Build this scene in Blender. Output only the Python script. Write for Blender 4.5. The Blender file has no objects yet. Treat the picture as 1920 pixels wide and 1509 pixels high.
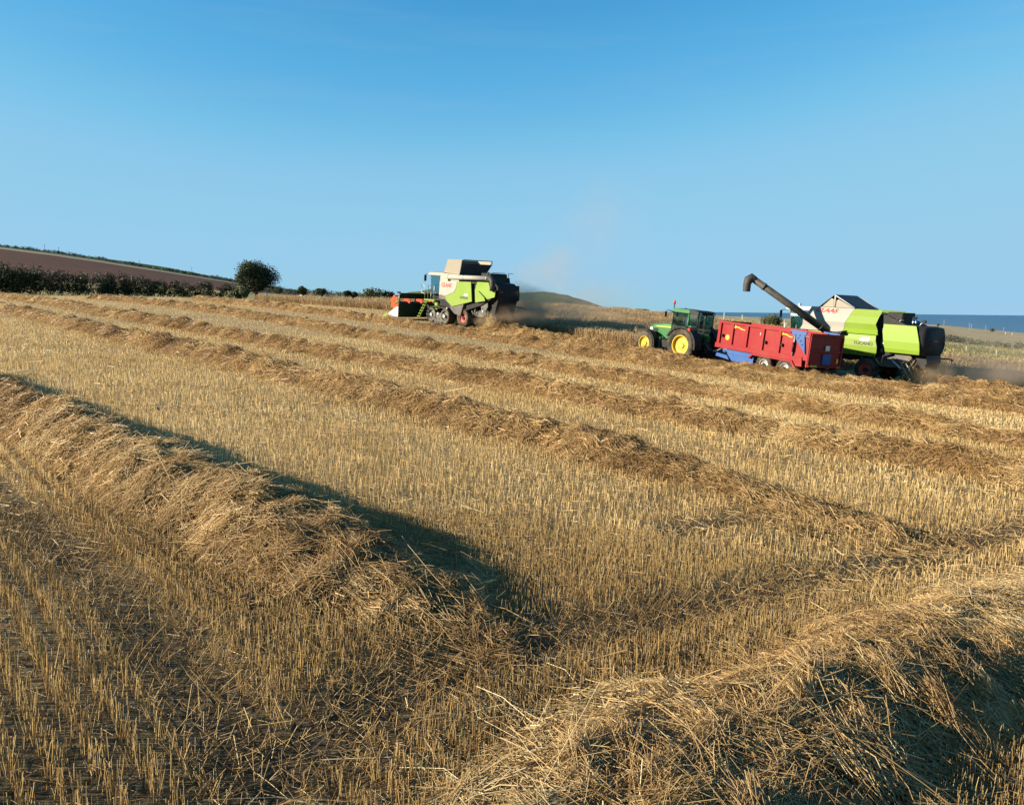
import bpy, bmesh, math, random
import numpy as np
from mathutils import Matrix, Vector
rng = np.random.default_rng(7); random.seed(7)
SC = bpy.context.scene; COL = SC.collection
RAD = math.radians
# ------------------------------------------------------------------ camera
EYE = 2.0; FPX = 1500.0; CX, CY = 960.0, 754.5
PITCH = RAD(-6.62); ROLL = RAD(0.6)
cam = bpy.data.cameras.new('camera'); camo = bpy.data.objects.new('camera', cam); COL.objects.link(camo)
camo.matrix_world = Matrix.Translation((0, 0, EYE)) @ Matrix.Rotation(math.pi/2+PITCH, 4, 'X') @ Matrix.Rotation(ROLL, 4, 'Z')
cam.sensor_width = 36; cam.lens = 36*FPX/1920; cam.clip_start = .1; cam.clip_end = 80000
SC.camera = camo
# ------------------------------------------------------------------ light
SUN_EL = RAD(19); SUN_AZ = RAD(-101)      # azimuth measured from +Y towards +X, where the sun stands
SUNV = Vector((math.sin(SUN_AZ)*math.cos(SUN_EL), math.cos(SUN_AZ)*math.cos(SUN_EL), math.sin(SUN_EL)))
SKY_R = [(0, 0), (.024, .042), (.0354, .085), (.05, .175), (.066, .255), (.108, .30), (.26, .325), (.55, .62), (1, .95)]
SKY_G = [(0, 0), (.055, .312), (.074, .43), (.114, .56), (.17, .578), (.28, .57), (.55, .72), (1, .95)]
SKY_B = [(0, 0), (.103, .66), (.126, .75), (.156, .79), (.19, .78), (.30, .74), (.55, .80), (1, .92)]
SKY_OUT = 6.37
W = bpy.data.worlds.new('World'); SC.world = W; W.use_nodes = True
wn = W.node_tree.nodes; wl = W.node_tree.links
bg = wn['Background']; sky = wn.new('ShaderNodeTexSky'); sky.sky_type = 'NISHITA'; sky.sun_disc = False
sky.sun_elevation = SUN_EL; sky.sun_rotation = SUN_AZ; sky.altitude = 60; sky.air_density = 1.0; sky.dust_density = 0.0; sky.ozone_density = 3.0
sc_ = wn.new('ShaderNodeVectorMath'); sc_.operation = 'SCALE'; sc_.inputs['Scale'].default_value = .03      # raw sky radiance into the curve's 0-1 range
cv = wn.new('ShaderNodeRGBCurve')           # highlight roll-off of the photograph's camera: the sky near the horizon stays pale blue instead of burning out
for ch, pts in enumerate((SKY_R, SKY_G, SKY_B)):
    c = cv.mapping.curves[ch]
    while len(c.points) < len(pts): c.points.new(.5, .5)
    for k, (x, y) in enumerate(pts): c.points[k].location = (x, y); c.points[k].handle_type = 'AUTO_CLAMPED'
cv.mapping.update(); wl.new(sky.outputs[0], sc_.inputs[0]); wl.new(sc_.outputs[0], cv.inputs['Color'])
s2 = wn.new('ShaderNodeVectorMath'); s2.operation = 'SCALE'; s2.inputs['Scale'].default_value = SKY_OUT; wl.new(cv.outputs[0], s2.inputs[0]); 
wtc = wn.new('ShaderNodeTexCoord'); wmp = wn.new('ShaderNodeMapping'); wmp.inputs['Scale'].default_value = (1.5, 1.5, 16); wnz = wn.new('ShaderNodeTexNoise'); wnz.inputs['Scale'].default_value = 2.2; wnz.inputs['Detail'].default_value = 6; wnz.inputs['Distortion'].default_value = .6
wl.new(wtc.outputs['Generated'], wmp.inputs['Vector']); wl.new(wmp.outputs[0], wnz.inputs['Vector']); wr = wn.new('ShaderNodeMapRange'); wr.inputs['From Min'].default_value = .52; wr.inputs['From Max'].default_value = .85; wr.inputs['To Max'].default_value = .16; wl.new(wnz.outputs['Fac'], wr.inputs['Value'])
wmx = wn.new('ShaderNodeMix'); wmx.data_type = 'RGBA'; wmx.inputs[7].default_value = (2.3, 3.2, 4.3, 1); wl.new(wr.outputs[0], wmx.inputs[0]); wl.new(s2.outputs[0], wmx.inputs[6])      # barely visible high streaks
wl.new(wmx.outputs[2], bg.inputs['Color']); bg.inputs['Strength'].default_value = .0605
sl = bpy.data.lights.new('sun', 'SUN'); sl.energy = 5.0; sl.angle = RAD(.53); sl.color = (1, .875, .69)
so = bpy.data.objects.new('sun', sl); COL.objects.link(so); so.rotation_euler = SUNV.to_track_quat('Z', 'Y').to_euler()
SC.view_settings.view_transform = 'Standard'; SC.view_settings.look = 'None'; SC.view_settings.exposure = 1.45; SC.view_settings.gamma = 1
SC.render.engine = 'CYCLES'; cy = SC.cycles
cy.use_denoising = True; cy.max_bounces = 8; cy.diffuse_bounces = 3; cy.glossy_bounces = 3; cy.transmission_bounces = 6; cy.transparent_max_bounces = 8
cy.volume_bounces = 1; cy.volume_step_rate = 1.5; cy.volume_max_steps = 96
# ------------------------------------------------------------------ pixels, rays, terrain
def _rm():
    a = math.pi/2+PITCH; c, s = math.cos(ROLL), math.sin(ROLL)
    return np.array([[1, 0, 0], [0, math.cos(a), -math.sin(a)], [0, math.sin(a), math.cos(a)]]) @ np.array([[c, -s, 0], [s, c, 0], [0, 0, 1]])
RM = _rm()
def ray(px, py):
    d = RM @ np.array([(px-CX)/FPX, -(py-CY)/FPX, -1.]); return d/d[1]
def at(px, py, d):
    r = ray(px, py)*d; return np.array([r[0], r[1], r[2]+EYE])
# known points of the field: pixel and depth read from machines of known size standing there
_PX = [(865,607,62),(738,593,66),(1285,676,47.5),(1215,660,49.5),(1475,704,42.5),(1640,719,42),(1920,738,39),(0,553,85),(250,557,88),(430,562,90),
       (640,572,92),(1080,583,85),(1225,592,88),(1900,695,58),(1867,673,115),(1811,664,118),(1392,606,125)]
_P = np.array([at(*p) for p in _PX]+[np.array(c, float) for c in [(0,0,0),(-2.5,1.5,.26),(2.5,1.5,-.27),(0,6,0)]])
def _tps(P):
    X = P[:, :2]/30.; n = len(X); d = np.linalg.norm(X[:, None]-X[None], axis=2)
    K = np.where(d > 0, d*d*np.log(d+1e-9), 0)+.02*np.eye(n)
    A = np.zeros((n+3, n+3)); A[:n, :n] = K; A[:n, n] = 1; A[:n, n+1:] = X; A[n, :n] = 1; A[n+1:, :n] = X.T
    return X, np.linalg.solve(A, np.r_[P[:, 2], 0, 0, 0])
_X, _W = _tps(_P)
def T(x, y):
    x = np.asarray(x, float)/30; y = np.asarray(y, float)/30
    out = _W[-3]+_W[-2]*x+_W[-1]*y
    for i in range(len(_X)):
        d2 = (x-_X[i, 0])**2+(y-_X[i, 1])**2+1e-12
        out = out+_W[i]*d2*.5*np.log(d2)
    return out
def ground(px, py):
    r = ray(px, py); t = np.arange(1.5, 160, .05); z = EYE+r[2]*t; g = T(r[0]*t, t); k = int(np.argmax(z < g))
    return np.array([r[0]*t[k], t[k], g[k]])
HEAD = 42.0                                  # rows run this many degrees left of the view axis
UN = np.array([math.cos(RAD(HEAD)), math.sin(RAD(HEAD))]); UA = np.array([-math.sin(RAD(HEAD)), math.cos(RAD(HEAD))])
def _hash(ix, iy, s):
    h = (ix.astype(np.int64)*374761393+iy.astype(np.int64)*668265263+s*144665) & 0xffffffff
    h = ((h ^ (h >> 13))*1274126177) & 0xffffffff; h = h ^ (h >> 16)
    return (h & 0xffff)/65535.0
def vnoise(x, y, s=0):
    x = np.asarray(x, float); y = np.asarray(y, float); ix = np.floor(x); iy = np.floor(y); fx = x-ix; fy = y-iy
    fx = fx*fx*(3-2*fx); fy = fy*fy*(3-2*fy)
    a = _hash(ix, iy, s); b = _hash(ix+1, iy, s); c = _hash(ix, iy+1, s); d = _hash(ix+1, iy+1, s)
    return (a*(1-fx)+b*fx)*(1-fy)+(c*(1-fx)+d*fx)*fy
def fbm(x, y, o=3, s=0):
    t = 0; a = .5
    for i in range(o): t = t+a*(vnoise(x*2**i, y*2**i, s+i*17)-.5); a *= .5
    return t
# ------------------------------------------------------------------ mesh helpers
def link(name, me, mat=None, parent=None):
    o = bpy.data.objects.new(name, me); COL.objects.link(o)
    if mat is not None and me is not None: me.materials.append(mat)
    if parent is not None: o.parent = parent
    return o
def tag(o, label=None, cat=None, group=None, kind=None):
    if label: o['label'] = label
    if cat: o['category'] = cat
    if group: o['group'] = group
    if kind: o['kind'] = kind
    return o
def np_mesh(name, V, F, mat, parent=None, tint=None, smooth=False):
    me = bpy.data.meshes.new(name); V = np.ascontiguousarray(V, dtype=np.float32).reshape(-1, 3)
    if not isinstance(F, list): F = [F]
    F = [np.asarray(f, dtype=np.int32) for f in F if len(f)]
    me.vertices.add(len(V)); me.vertices.foreach_set('co', V.ravel())
    li = np.concatenate([f.ravel() for f in F]); starts = []; o = 0
    for f in F:
        starts.append(o+np.arange(len(f), dtype=np.int32)*f.shape[1]); o += f.size
    me.loops.add(len(li)); me.loops.foreach_set('vertex_index', li)
    st = np.concatenate(starts).astype(np.int32); me.polygons.add(len(st)); me.polygons.foreach_set('loop_start', st)
    if smooth: me.polygons.foreach_set('use_smooth', np.ones(len(st), dtype=bool))
    me.update(calc_edges=True)
    if tint is not None:
        a = me.attributes.new('tint', 'FLOAT', 'POINT'); a.data.foreach_set('value', np.ascontiguousarray(tint, dtype=np.float32).ravel())
    return link(name, me, mat, parent)
def grid_faces(nu, nv, off=0):
    i = np.arange((nu-1))[:, None]*nv+np.arange(nv-1)[None]
    return np.stack([i, i+1, i+nv+1, i+nv], -1).reshape(-1, 4)+off
# ------------------------------------------------------------------ materials
def newmat(name):
    m = bpy.data.materials.new(name); m.use_nodes = True; nt = m.node_tree; return m, nt, nt.nodes['Principled BSDF']
def noise(nt, scale, detail=4, coord='Object', rough=.6):
    tc = nt.nodes.new('ShaderNodeTexCoord'); n = nt.nodes.new('ShaderNodeTexNoise'); n.inputs['Scale'].default_value = scale
    n.inputs['Detail'].default_value = detail; n.inputs['Roughness'].default_value = rough; nt.links.new(tc.outputs[coord], n.inputs['Vector']); return n
AK = .75        # all base colours are written for a paler print and brought down to real reflectance here
def ak(c): return tuple(v*AK for v in c)
def ramp(nt, fac, stops):
    r = nt.nodes.new('ShaderNodeValToRGB'); e = r.color_ramp.elements
    while len(e) < len(stops): e.new(.5)
    for k, (p, c) in enumerate(stops): e[k].position = p; e[k].color = (*c, 1)
    nt.links.new(fac, r.inputs['Fac']); return r
def mixc(nt, fac, a, b):
    m = nt.nodes.new('ShaderNodeMix'); m.data_type = 'RGBA'
    for s, v in ((m.inputs[6], a), (m.inputs[7], b)):
        if isinstance(v, tuple): s.default_value = (*v, 1)
        else: nt.links.new(v, s)
    if isinstance(fac, (int, float)): m.inputs[0].default_value = fac
    else: nt.links.new(fac, m.inputs[0])
    return m.outputs[2]
def bump(nt, b, h, strength=.3, dist=.02):
    n = nt.nodes.new('ShaderNodeBump'); n.inputs['Strength'].default_value = strength; n.inputs['Distance'].default_value = dist
    nt.links.new(h, n.inputs['Height']); nt.links.new(n.outputs[0], b.inputs['Normal'])
DUST = (.42, .33, .21)
def paint(name, col, rough=.42, dust=.35, metal=0.0, scale=1.3, coat=.0, spec=.32):
    m, nt, b = newmat(name)
    n = noise(nt, scale, 6); r = ramp(nt, n.outputs['Fac'], [(.38, (0, 0, 0)), (.75, (dust, dust, dust))])
    n2 = noise(nt, 14, 3); mul = nt.nodes.new('ShaderNodeMath'); mul.operation = 'MULTIPLY_ADD'
    nt.links.new(n2.outputs['Fac'], mul.inputs[0]); mul.inputs[1].default_value = .12*dust; nt.links.new(r.outputs[0], mul.inputs[2])
    nt.links.new(mixc(nt, mul.outputs[0], ak(col), ak(DUST)), b.inputs['Base Color'])
    rr = nt.nodes.new('ShaderNodeMapRange'); rr.inputs['To Min'].default_value = rough; rr.inputs['To Max'].default_value = min(.9, rough+.4)
    nt.links.new(mul.outputs[0], rr.inputs['Value']); nt.links.new(rr.outputs[0], b.inputs['Roughness'])
    b.inputs['Metallic'].default_value = metal; b.inputs['Specular IOR Level'].default_value = spec; rough = rough+.1; b.inputs['Coat Weight'].default_value = coat; b.inputs['Coat Roughness'].default_value = .25
    return m
def tinted(name, stops, rough=.75, trans=0.0, sub=0.0, spec=.3):
    m, nt, b = newmat(name); a = nt.nodes.new('ShaderNodeAttribute'); a.attribute_name = 'tint'
    r = ramp(nt, a.outputs['Fac'], [(p, ak(c)) for p, c in stops]); nt.links.new(r.outputs[0], b.inputs['Base Color']); b.inputs['Roughness'].default_value = rough
    b.inputs['Specular IOR Level'].default_value = spec
    if trans:
        out = nt.nodes['Material Output']; t = nt.nodes.new('ShaderNodeBsdfTranslucent'); mx = nt.nodes.new('ShaderNodeMixShader'); mx.inputs[0].default_value = trans
        nt.links.new(r.outputs[0], t.inputs['Color']); nt.links.new(b.outputs[0], mx.inputs[1]); nt.links.new(t.outputs[0], mx.inputs[2]); nt.links.new(mx.outputs[0], out.inputs['Surface'])
    return m
def twotone(name, stops, scale, rough=.9, bmp=.4, bdist=.03, detail=6, scale2=None, stops2=None):
    m, nt, b = newmat(name); n = noise(nt, scale, detail); r = ramp(nt, n.outputs['Fac'], [(p, ak(c)) for p, c in stops]); c = r.outputs[0]
    if scale2:
        n2 = noise(nt, scale2, 4); r2 = ramp(nt, n2.outputs['Fac'], stops2); mm = nt.nodes.new('ShaderNodeMix'); mm.data_type = 'RGBA'; mm.blend_type = 'MULTIPLY'; mm.inputs[0].default_value = 1
        nt.links.new(c, mm.inputs[6]); nt.links.new(r2.outputs[0], mm.inputs[7]); c = mm.outputs[2]
    nt.links.new(c, b.inputs['Base Color']); b.inputs['Roughness'].default_value = rough; b.inputs['Specular IOR Level'].default_value = .15
    if bmp: bump(nt, b, n.outputs['Fac'], bmp, bdist)
    return m
M = {}
M['lime'] = paint('lime_green_paint', (.172, .285, .018), .5, .2, spec=.22)
M['lime_bright'] = paint('bright_lit_lime_paint', (.19, .31, .016), .5, .12, spec=.22)
M['white'] = paint('dusty_white_paint', (.345, .335, .30), .5, .40, spec=.2)
M['cleanwhite'] = paint('white_paint', (.46, .46, .44), .5, .14)
M['canvas'] = paint('pale_canvas', (.30, .27, .215), .75, .3, coat=0)
M['dgrey'] = paint('dark_grey_paint', (.016, .017, .020), .6, .06, spec=.12)
M['tankgrey'] = paint('blue_grey_tank_sheet', (.055, .062, .075), .6, .12, spec=.2)
M['mgrey'] = paint('mid_grey_paint', (.075, .078, .078), .5, .3, spec=.2)
M['lgrey'] = paint('galvanised_steel', (.45, .45, .44), .4, .3, metal=.6)
M['black'] = paint('black_plastic', (.010, .010, .012), .5, .06, spec=.15)
M['auger'] = paint('dark_auger_steel', (.030, .030, .033), .55, .16, spec=.2)
M['dgreen'] = paint('dark_header_green', (.010, .030, .014), .5, .06, spec=.15)
M['redrim'] = paint('red_rim_paint', (.62, .03, .018), .45, .25)
M['orange'] = paint('orange_red_paint', (.50, .052, .008), .5, .03, spec=.2)
M['red'] = paint('red_trailer_paint', (.255, .0075, .012), .5, .07, spec=.2)
M['blue'] = paint('blue_chassis_paint', (.026, .095, .30), .5, .09, spec=.2)
M['jdgreen'] = paint('tractor_green_paint', (.008, .135, .022), .4, .06, spec=.25)
M['jdyellow'] = paint('tractor_yellow_paint', (.66, .42, .012), .5, .14)
M['rubber'] = paint('tyre_rubber', (.018, .017, .016), .8, .34, spec=.15, coat=0, scale=2.2)
M['chrome'] = paint('chrome', (.8, .8, .8), .18, .05, metal=1)
M['lamp_red'] = paint('red_lamp_lens', (.55, .04, .015), .25, .05)
M['lamp_white'] = paint('clear_lamp_lens', (.75, .75, .72), .2, .05)
M['logo_red'] = paint('red_lettering', (.58, .045, .02), .5, .2)
M['logo_black'] = paint('black_lettering', (.012, .012, .012), .5, .05)
M['logo_white'] = paint('white_lettering', (.85, .85, .82), .5, .03)
M['yellow'] = paint('yellow_lettering', (.85, .52, .08), .5, .05)
M['plate'] = paint('number_plate_yellow', (.6, .42, .05), .5, .2)
def glass(name, col):      # thin tinted pane: see-through with a clear reflection
    m = bpy.data.materials.new(name); m.use_nodes = True; nt = m.node_tree; nt.nodes.clear(); out = nt.nodes.new('ShaderNodeOutputMaterial'); t = nt.nodes.new('ShaderNodeBsdfTransparent'); t.inputs['Color'].default_value = (*col, 1)
    g = nt.nodes.new('ShaderNodeBsdfGlossy'); g.inputs['Roughness'].default_value = .06; g.inputs['Color'].default_value = (.75, .85, .85, 1); f = nt.nodes.new('ShaderNodeLayerWeight'); f.inputs['Blend'].default_value = .35; mx = nt.nodes.new('ShaderNodeMixShader')
    mr = nt.nodes.new('ShaderNodeMapRange'); mr.inputs['To Min'].default_value = .14; mr.inputs['To Max'].default_value = .6; nt.links.new(f.outputs['Facing'], mr.inputs['Value']); nt.links.new(mr.outputs[0], mx.inputs[0])
    nt.links.new(t.outputs[0], mx.inputs[1]); nt.links.new(g.outputs[0], mx.inputs[2]); nt.links.new(mx.outputs[0], out.inputs['Surface']); return m
M['glass'] = glass('tinted_cab_glass', (.50, .74, .74))
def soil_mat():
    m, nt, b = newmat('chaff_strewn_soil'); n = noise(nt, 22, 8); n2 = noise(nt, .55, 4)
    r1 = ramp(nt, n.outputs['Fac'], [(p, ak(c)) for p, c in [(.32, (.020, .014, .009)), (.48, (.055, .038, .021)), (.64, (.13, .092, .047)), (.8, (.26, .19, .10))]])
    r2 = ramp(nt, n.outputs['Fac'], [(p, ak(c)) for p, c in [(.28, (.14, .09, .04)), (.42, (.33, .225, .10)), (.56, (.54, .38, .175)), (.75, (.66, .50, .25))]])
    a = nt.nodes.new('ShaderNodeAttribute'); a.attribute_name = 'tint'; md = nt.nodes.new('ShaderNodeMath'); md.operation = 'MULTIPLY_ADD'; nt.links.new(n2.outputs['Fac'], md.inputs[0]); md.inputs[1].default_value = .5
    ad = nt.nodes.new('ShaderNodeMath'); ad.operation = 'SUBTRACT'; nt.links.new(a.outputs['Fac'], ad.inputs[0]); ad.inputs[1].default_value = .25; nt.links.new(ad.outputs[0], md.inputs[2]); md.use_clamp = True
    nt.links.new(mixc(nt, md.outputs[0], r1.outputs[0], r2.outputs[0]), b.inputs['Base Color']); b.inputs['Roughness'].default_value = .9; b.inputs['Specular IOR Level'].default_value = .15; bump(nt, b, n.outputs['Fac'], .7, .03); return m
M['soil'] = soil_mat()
M['stalk'] = tinted('stubble_stalks', [(0, (.22, .118, .036)), (.30, (.50, .325, .125)), (.65, (.76, .54, .225)), (.93, (.90, .72, .39)), (.97, (.13, .19, .04)), (1, (.10, .17, .03))], .6, .32)
M['straw'] = tinted('dry_straw', [(0, (.20, .108, .04)), (.3, (.45, .275, .105)), (.62, (.66, .44, .185)), (.88, (.82, .61, .29)), (1, (.95, .78, .44))], .5, .30, spec=.45)
M['mound'] = twotone('packed_straw', [(.3, (.09, .050, .019)), (.5, (.24, .145, .058)), (.7, (.40, .26, .11))], 9, bmp=1.0, bdist=.06, detail=8, scale2=40, stops2=[(.3, (.55, .5, .45)), (.7, (1, 1, 1))])  # darker than the loose straw: shade in the gaps put into the colour
M['crop'] = tinted('ripe_standing_barley', [(0, (.20, .12, .05)), (.5, (.40, .265, .12)), (1, (.56, .42, .22))], .7, .2)
M['cropbase'] = twotone('barley_stems', [(.3, (.24, .15, .065)), (.6, (.38, .25, .11)), (.8, (.48, .34, .16))], 3.5, bmp=1.0, bdist=.1, detail=8)
M['grassblade'] = tinted('meadow_grass_blades', [(0, (.14, .15, .045)), (.45, (.27, .24, .085)), (.75, (.42, .33, .14)), (1, (.55, .44, .22))], .8, .3)
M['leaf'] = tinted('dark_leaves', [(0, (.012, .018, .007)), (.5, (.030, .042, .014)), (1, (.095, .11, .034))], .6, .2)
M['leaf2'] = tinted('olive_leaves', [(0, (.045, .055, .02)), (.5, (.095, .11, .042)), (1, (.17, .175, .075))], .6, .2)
M['bark'] = twotone('bark', [(.3, (.04, .03, .02)), (.7, (.11, .085, .06))], 8)
M['wood'] = twotone('weathered_post', [(.3, (.40, .36, .29)), (.7, (.62, .57, .48))], 12)
M['polewood'] = twotone('pole_wood', [(.3, (.20, .19, .18)), (.7, (.34, .32, .30))], 6)
M['bale'] = twotone('pale_bale_wrap', [(.3, (.55, .50, .42)), (.7, (.74, .70, .62))], 5)
M['redsoil'] = twotone('ploughed_red_soil', [(.3, (.088, .033, .014)), (.6, (.115, .044, .020)), (.8, (.14, .058, .028))], .12, bmp=.5, bdist=.3, scale2=.9, stops2=[(.3, (.8, .8, .8)), (.7, (1, 1, 1))])
M['margin'] = twotone('dry_field_margin', [(.3, (.26, .22, .145)), (.7, (.38, .32, .21))], .3, bmp=.2)
M['pasture'] = twotone('green_pasture', [(.3, (.05, .085, .024)), (.7, (.10, .145, .046))], .08, bmp=.3, scale2=.8, stops2=[(.3, (.8, .8, .75)), (.7, (1, 1, 1))])
M['farfield'] = twotone('distant_stubble_field', [(.3, (.36, .275, .15)), (.55, (.46, .36, .20)), (.75, (.53, .42, .25))], .06, bmp=.6, scale2=.5, stops2=[(.35, (.82, .82, .78)), (.7, (1, 1, 1))])
M['roughgrass'] = twotone('rough_grass', [(.3, (.21, .20, .065)), (.5, (.33, .28, .11)), (.72, (.48, .36, .165))], .25, bmp=1.0, bdist=.3, scale2=1.3, stops2=[(.3, (.75, .75, .7)), (.7, (1, 1, 1))])
M['hill'] = twotone('scrubby_hillside', [(.3, (.05, .075, .030)), (.5, (.085, .11, .048)), (.7, (.16, .16, .085))], .012, bmp=.6, bdist=4)
def sea_mat():
    m, nt, b = newmat('sea_water'); b.inputs['Base Color'].default_value = (.012, .050, .115, 1); b.inputs['Roughness'].default_value = .32; b.inputs['IOR'].default_value = 1.33
    b.inputs['Specular IOR Level'].default_value = .32
    n = noise(nt, .05, 6, 'Object'); bump(nt, b, n.outputs['Fac'], .8, 2.0); return m
M['sea'] = sea_mat()
# ------------------------------------------------------------------ solid builders (parts)
def add_bm(name, bm, mat, parent, bev=0, smooth=False, segs=1):
    if bev:
        bmesh.ops.bevel(bm, geom=[e for e in bm.edges if len(e.link_faces) == 2 and e.calc_face_angle(0) > .35], offset=bev, segments=segs, affect='EDGES', clamp_overlap=True)
    bmesh.ops.recalc_face_normals(bm, faces=bm.faces[:])
    me = bpy.data.meshes.new(name); bm.to_mesh(me); bm.free()
    if smooth:
        for p in me.polygons: p.use_smooth = True
    return link(name, me, mat, parent)
def box(name, parent, mat, x0, x1, y0, y1, z0, z1, bev=.02, rot=None):
    bm = bmesh.new(); c = Vector(((x0+x1)/2, (y0+y1)/2, (z0+z1)/2))
    bmesh.ops.create_cube(bm, size=1)
    for v in bm.verts: v.co = Vector((v.co.x*abs(x1-x0), v.co.y*abs(y1-y0), v.co.z*abs(z1-z0)))
    if rot: bmesh.ops.rotate(bm, verts=bm.verts, cent=(0, 0, 0), matrix=Matrix.Rotation(rot[1], 3, rot[0]))
    bmesh.ops.translate(bm, verts=bm.verts, vec=c)
    return add_bm(name, bm, mat, parent, bev)
def extrude(name, parent, mat, pts, vec, bev=0.0):
    bm = bmesh.new(); a = [bm.verts.new(p) for p in pts]; v = Vector(vec); b = [bm.verts.new(Vector(p)+v) for p in pts]; n = len(a)
    bm.faces.new(a); bm.faces.new(b[::-1])
    for i in range(n): bm.faces.new((a[i], b[i], b[(i+1) % n], a[(i+1) % n]))
    return add_bm(name, bm, mat, parent, bev)
def side_panel(name, parent, mat, xz, y, th=.05, bev=.015):    # plate in the x-z plane, outer face at y, body inwards
    s = 1 if y > 0 else -1
    return extrude(name, parent, mat, [(x, y, z) for x, z in xz], (0, -s*th, 0), bev)
def prism(name, parent, mat, xz, y0, y1, bev=.03):
    return extrude(name, parent, mat, [(x, y0, z) for x, z in xz], (0, y1-y0, 0), bev)
def loft(name, parent, mat, rings, closed=True, cap=True, smooth=True, bev=0):
    bm = bmesh.new(); R = [[bm.verts.new(p) for p in r] for r in rings]; n = len(R[0])
    for i in range(len(R)-1):
        for j in range(n if closed else n-1):
            k = (j+1) % n; bm.faces.new((R[i][j], R[i][k], R[i+1][k], R[i+1][j]))
    if cap and closed: bm.faces.new(R[0][::-1]); bm.faces.new(R[-1])
    return add_bm(name, bm, mat, parent, bev, smooth)
def tube(name, parent, mat, pts, r, n=8, smooth=True, caps=True):
    pts = [Vector(p) for p in pts]; rs = r if isinstance(r, (list, tuple)) else [r]*len(pts); rings = []
    d0 = (pts[1]-pts[0]).normalized(); a = d0.cross(Vector((0, 0, 1)) if abs(d0.z) < .9 else Vector((0, 1, 0))).normalized()
    for i, p in enumerate(pts):
        d = (pts[min(i+1, len(pts)-1)]-pts[max(i-1, 0)]).normalized(); a = (a-d*a.dot(d)).normalized(); b = a.cross(d)
        rings.append([p+(a*math.cos(t)+b*math.sin(t))*rs[i] for t in [2*math.pi*k/n for k in range(n)]])
    return loft(name, parent, mat, rings, True, caps, smooth)
def ring_y(name, parent, mat, prof, c, n=32, smooth=True):      # closed profile [(r, y)] turned about the axle through c
    rings = []
    for k in range(n):
        t = 2*math.pi*k/n; rings.append([(c[0]+r*math.cos(t), c[1]+y, c[2]+r*math.sin(t)) for r, y in prof])
    bm = bmesh.new(); R = [[bm.verts.new(p) for p in q] for q in rings]; m = len(prof)
    for i in range(n):
        for j in range(m):
            bm.faces.new((R[i][j], R[i][(j+1) % m], R[(i+1) % n][(j+1) % m], R[(i+1) % n][j]))
    return add_bm(name, bm, mat, parent, 0, smooth)
def disc_y(bm, c, r, y0, y1, n=20):
    a = [bm.verts.new((c[0]+r*math.cos(2*math.pi*k/n), c[1]+y0, c[2]+r*math.sin(2*math.pi*k/n))) for k in range(n)]
    b = [bm.verts.new((c[0]+r*math.cos(2*math.pi*k/n), c[1]+y1, c[2]+r*math.sin(2*math.pi*k/n))) for k in range(n)]
    bm.faces.new(a); bm.faces.new(b[::-1])
    for i in range(n): bm.faces.new((a[i], b[i], b[(i+1) % n], a[(i+1) % n]))
def wheel(parent, c, r, rr, w, rimmat, side=1, lugs=0, dish=.10, hubr=.13):
    """wheel > tyre, rim: c is the centre of the outer face plane's middle; side=+1 when the outer face looks to +y"""
    bm = bmesh.new(); disc_y(bm, c, hubr, side*(w*.5-dish-.06), side*(w*.5-dish+.05), 12)
    for k in range(8):
        t = k*math.pi/4; disc_y(bm, (c[0]+hubr*1.6*math.cos(t), c[1], c[2]+hubr*1.6*math.sin(t)), .018, side*(w*.5-dish-.02), side*(w*.5-dish+.03), 6)
    wh = add_bm('wheel', bm, M['dgrey'] if rimmat is not M['jdyellow'] else M['jdyellow'], parent)
    h = w/2
    prof = [(rr, -h*.80), (rr+.05, -h*.94), (r*.86, -h), (r*.955, -h*.90), (r*.97, -h*.5), (r*.975, 0), (r*.97, h*.5), (r*.955, h*.90), (r*.86, h), (rr+.05, h*.94), (rr, h*.80)]
    ty = ring_y('tyre', wh, M['rubber'], prof, c, 36)
    if lugs:
        bm = bmesh.new(); bm.from_mesh(ty.data)
        for k in range(lugs*2):
            t = math.pi*k/lugs; s = 1 if k % 2 else -1; dt = .55*math.pi/lugs*1.6; wd = .16*math.pi/lugs*2.0
            q = []
            for (yy, tt) in ((s*h*.02, t), (s*h*.97, t-dt)):
                for (rad, off) in ((r*.955 if yy*s > h*.5 else r*.965, -wd), (r*(.985 if yy*s > h*.5 else 1.0), -wd*.8), (r*(.985 if yy*s > h*.5 else 1.0), wd*.8), (r*.955 if yy*s > h*.5 else r*.965, wd)):
                    q.append(bm.verts.new((c[0]+rad*math.cos(tt+off), c[1]+yy, c[2]+rad*math.sin(tt+off))))
            for i in range(3): bm.faces.new((q[i], q[i+1], q[5+i], q[4+i]))
            bm.faces.new(q[0:4]); bm.faces.new(q[4:8])
        bmesh.ops.recalc_face_normals(bm, faces=bm.faces[:]); bm.to_mesh(ty.data); bm.free()
    s = side
    rp = [(rr*1.0, -h*.80), (rr*1.03, s*h*.84), (rr*.96, s*h*.84), (rr*.90, s*h*.70), (rr*.88, s*(h-dish)), (rr*.62, s*(h-dish-.03)), (.05, s*(h-dish)), (.05, s*(h-dish-.05)), (rr*.62, s*(h-dish-.08)), (rr*.82, s*(h-dish-.06)), (rr*.9, -h*.78)]
    ring_y('rim', wh, rimmat, rp, c, 28, False)
    return wh
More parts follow.
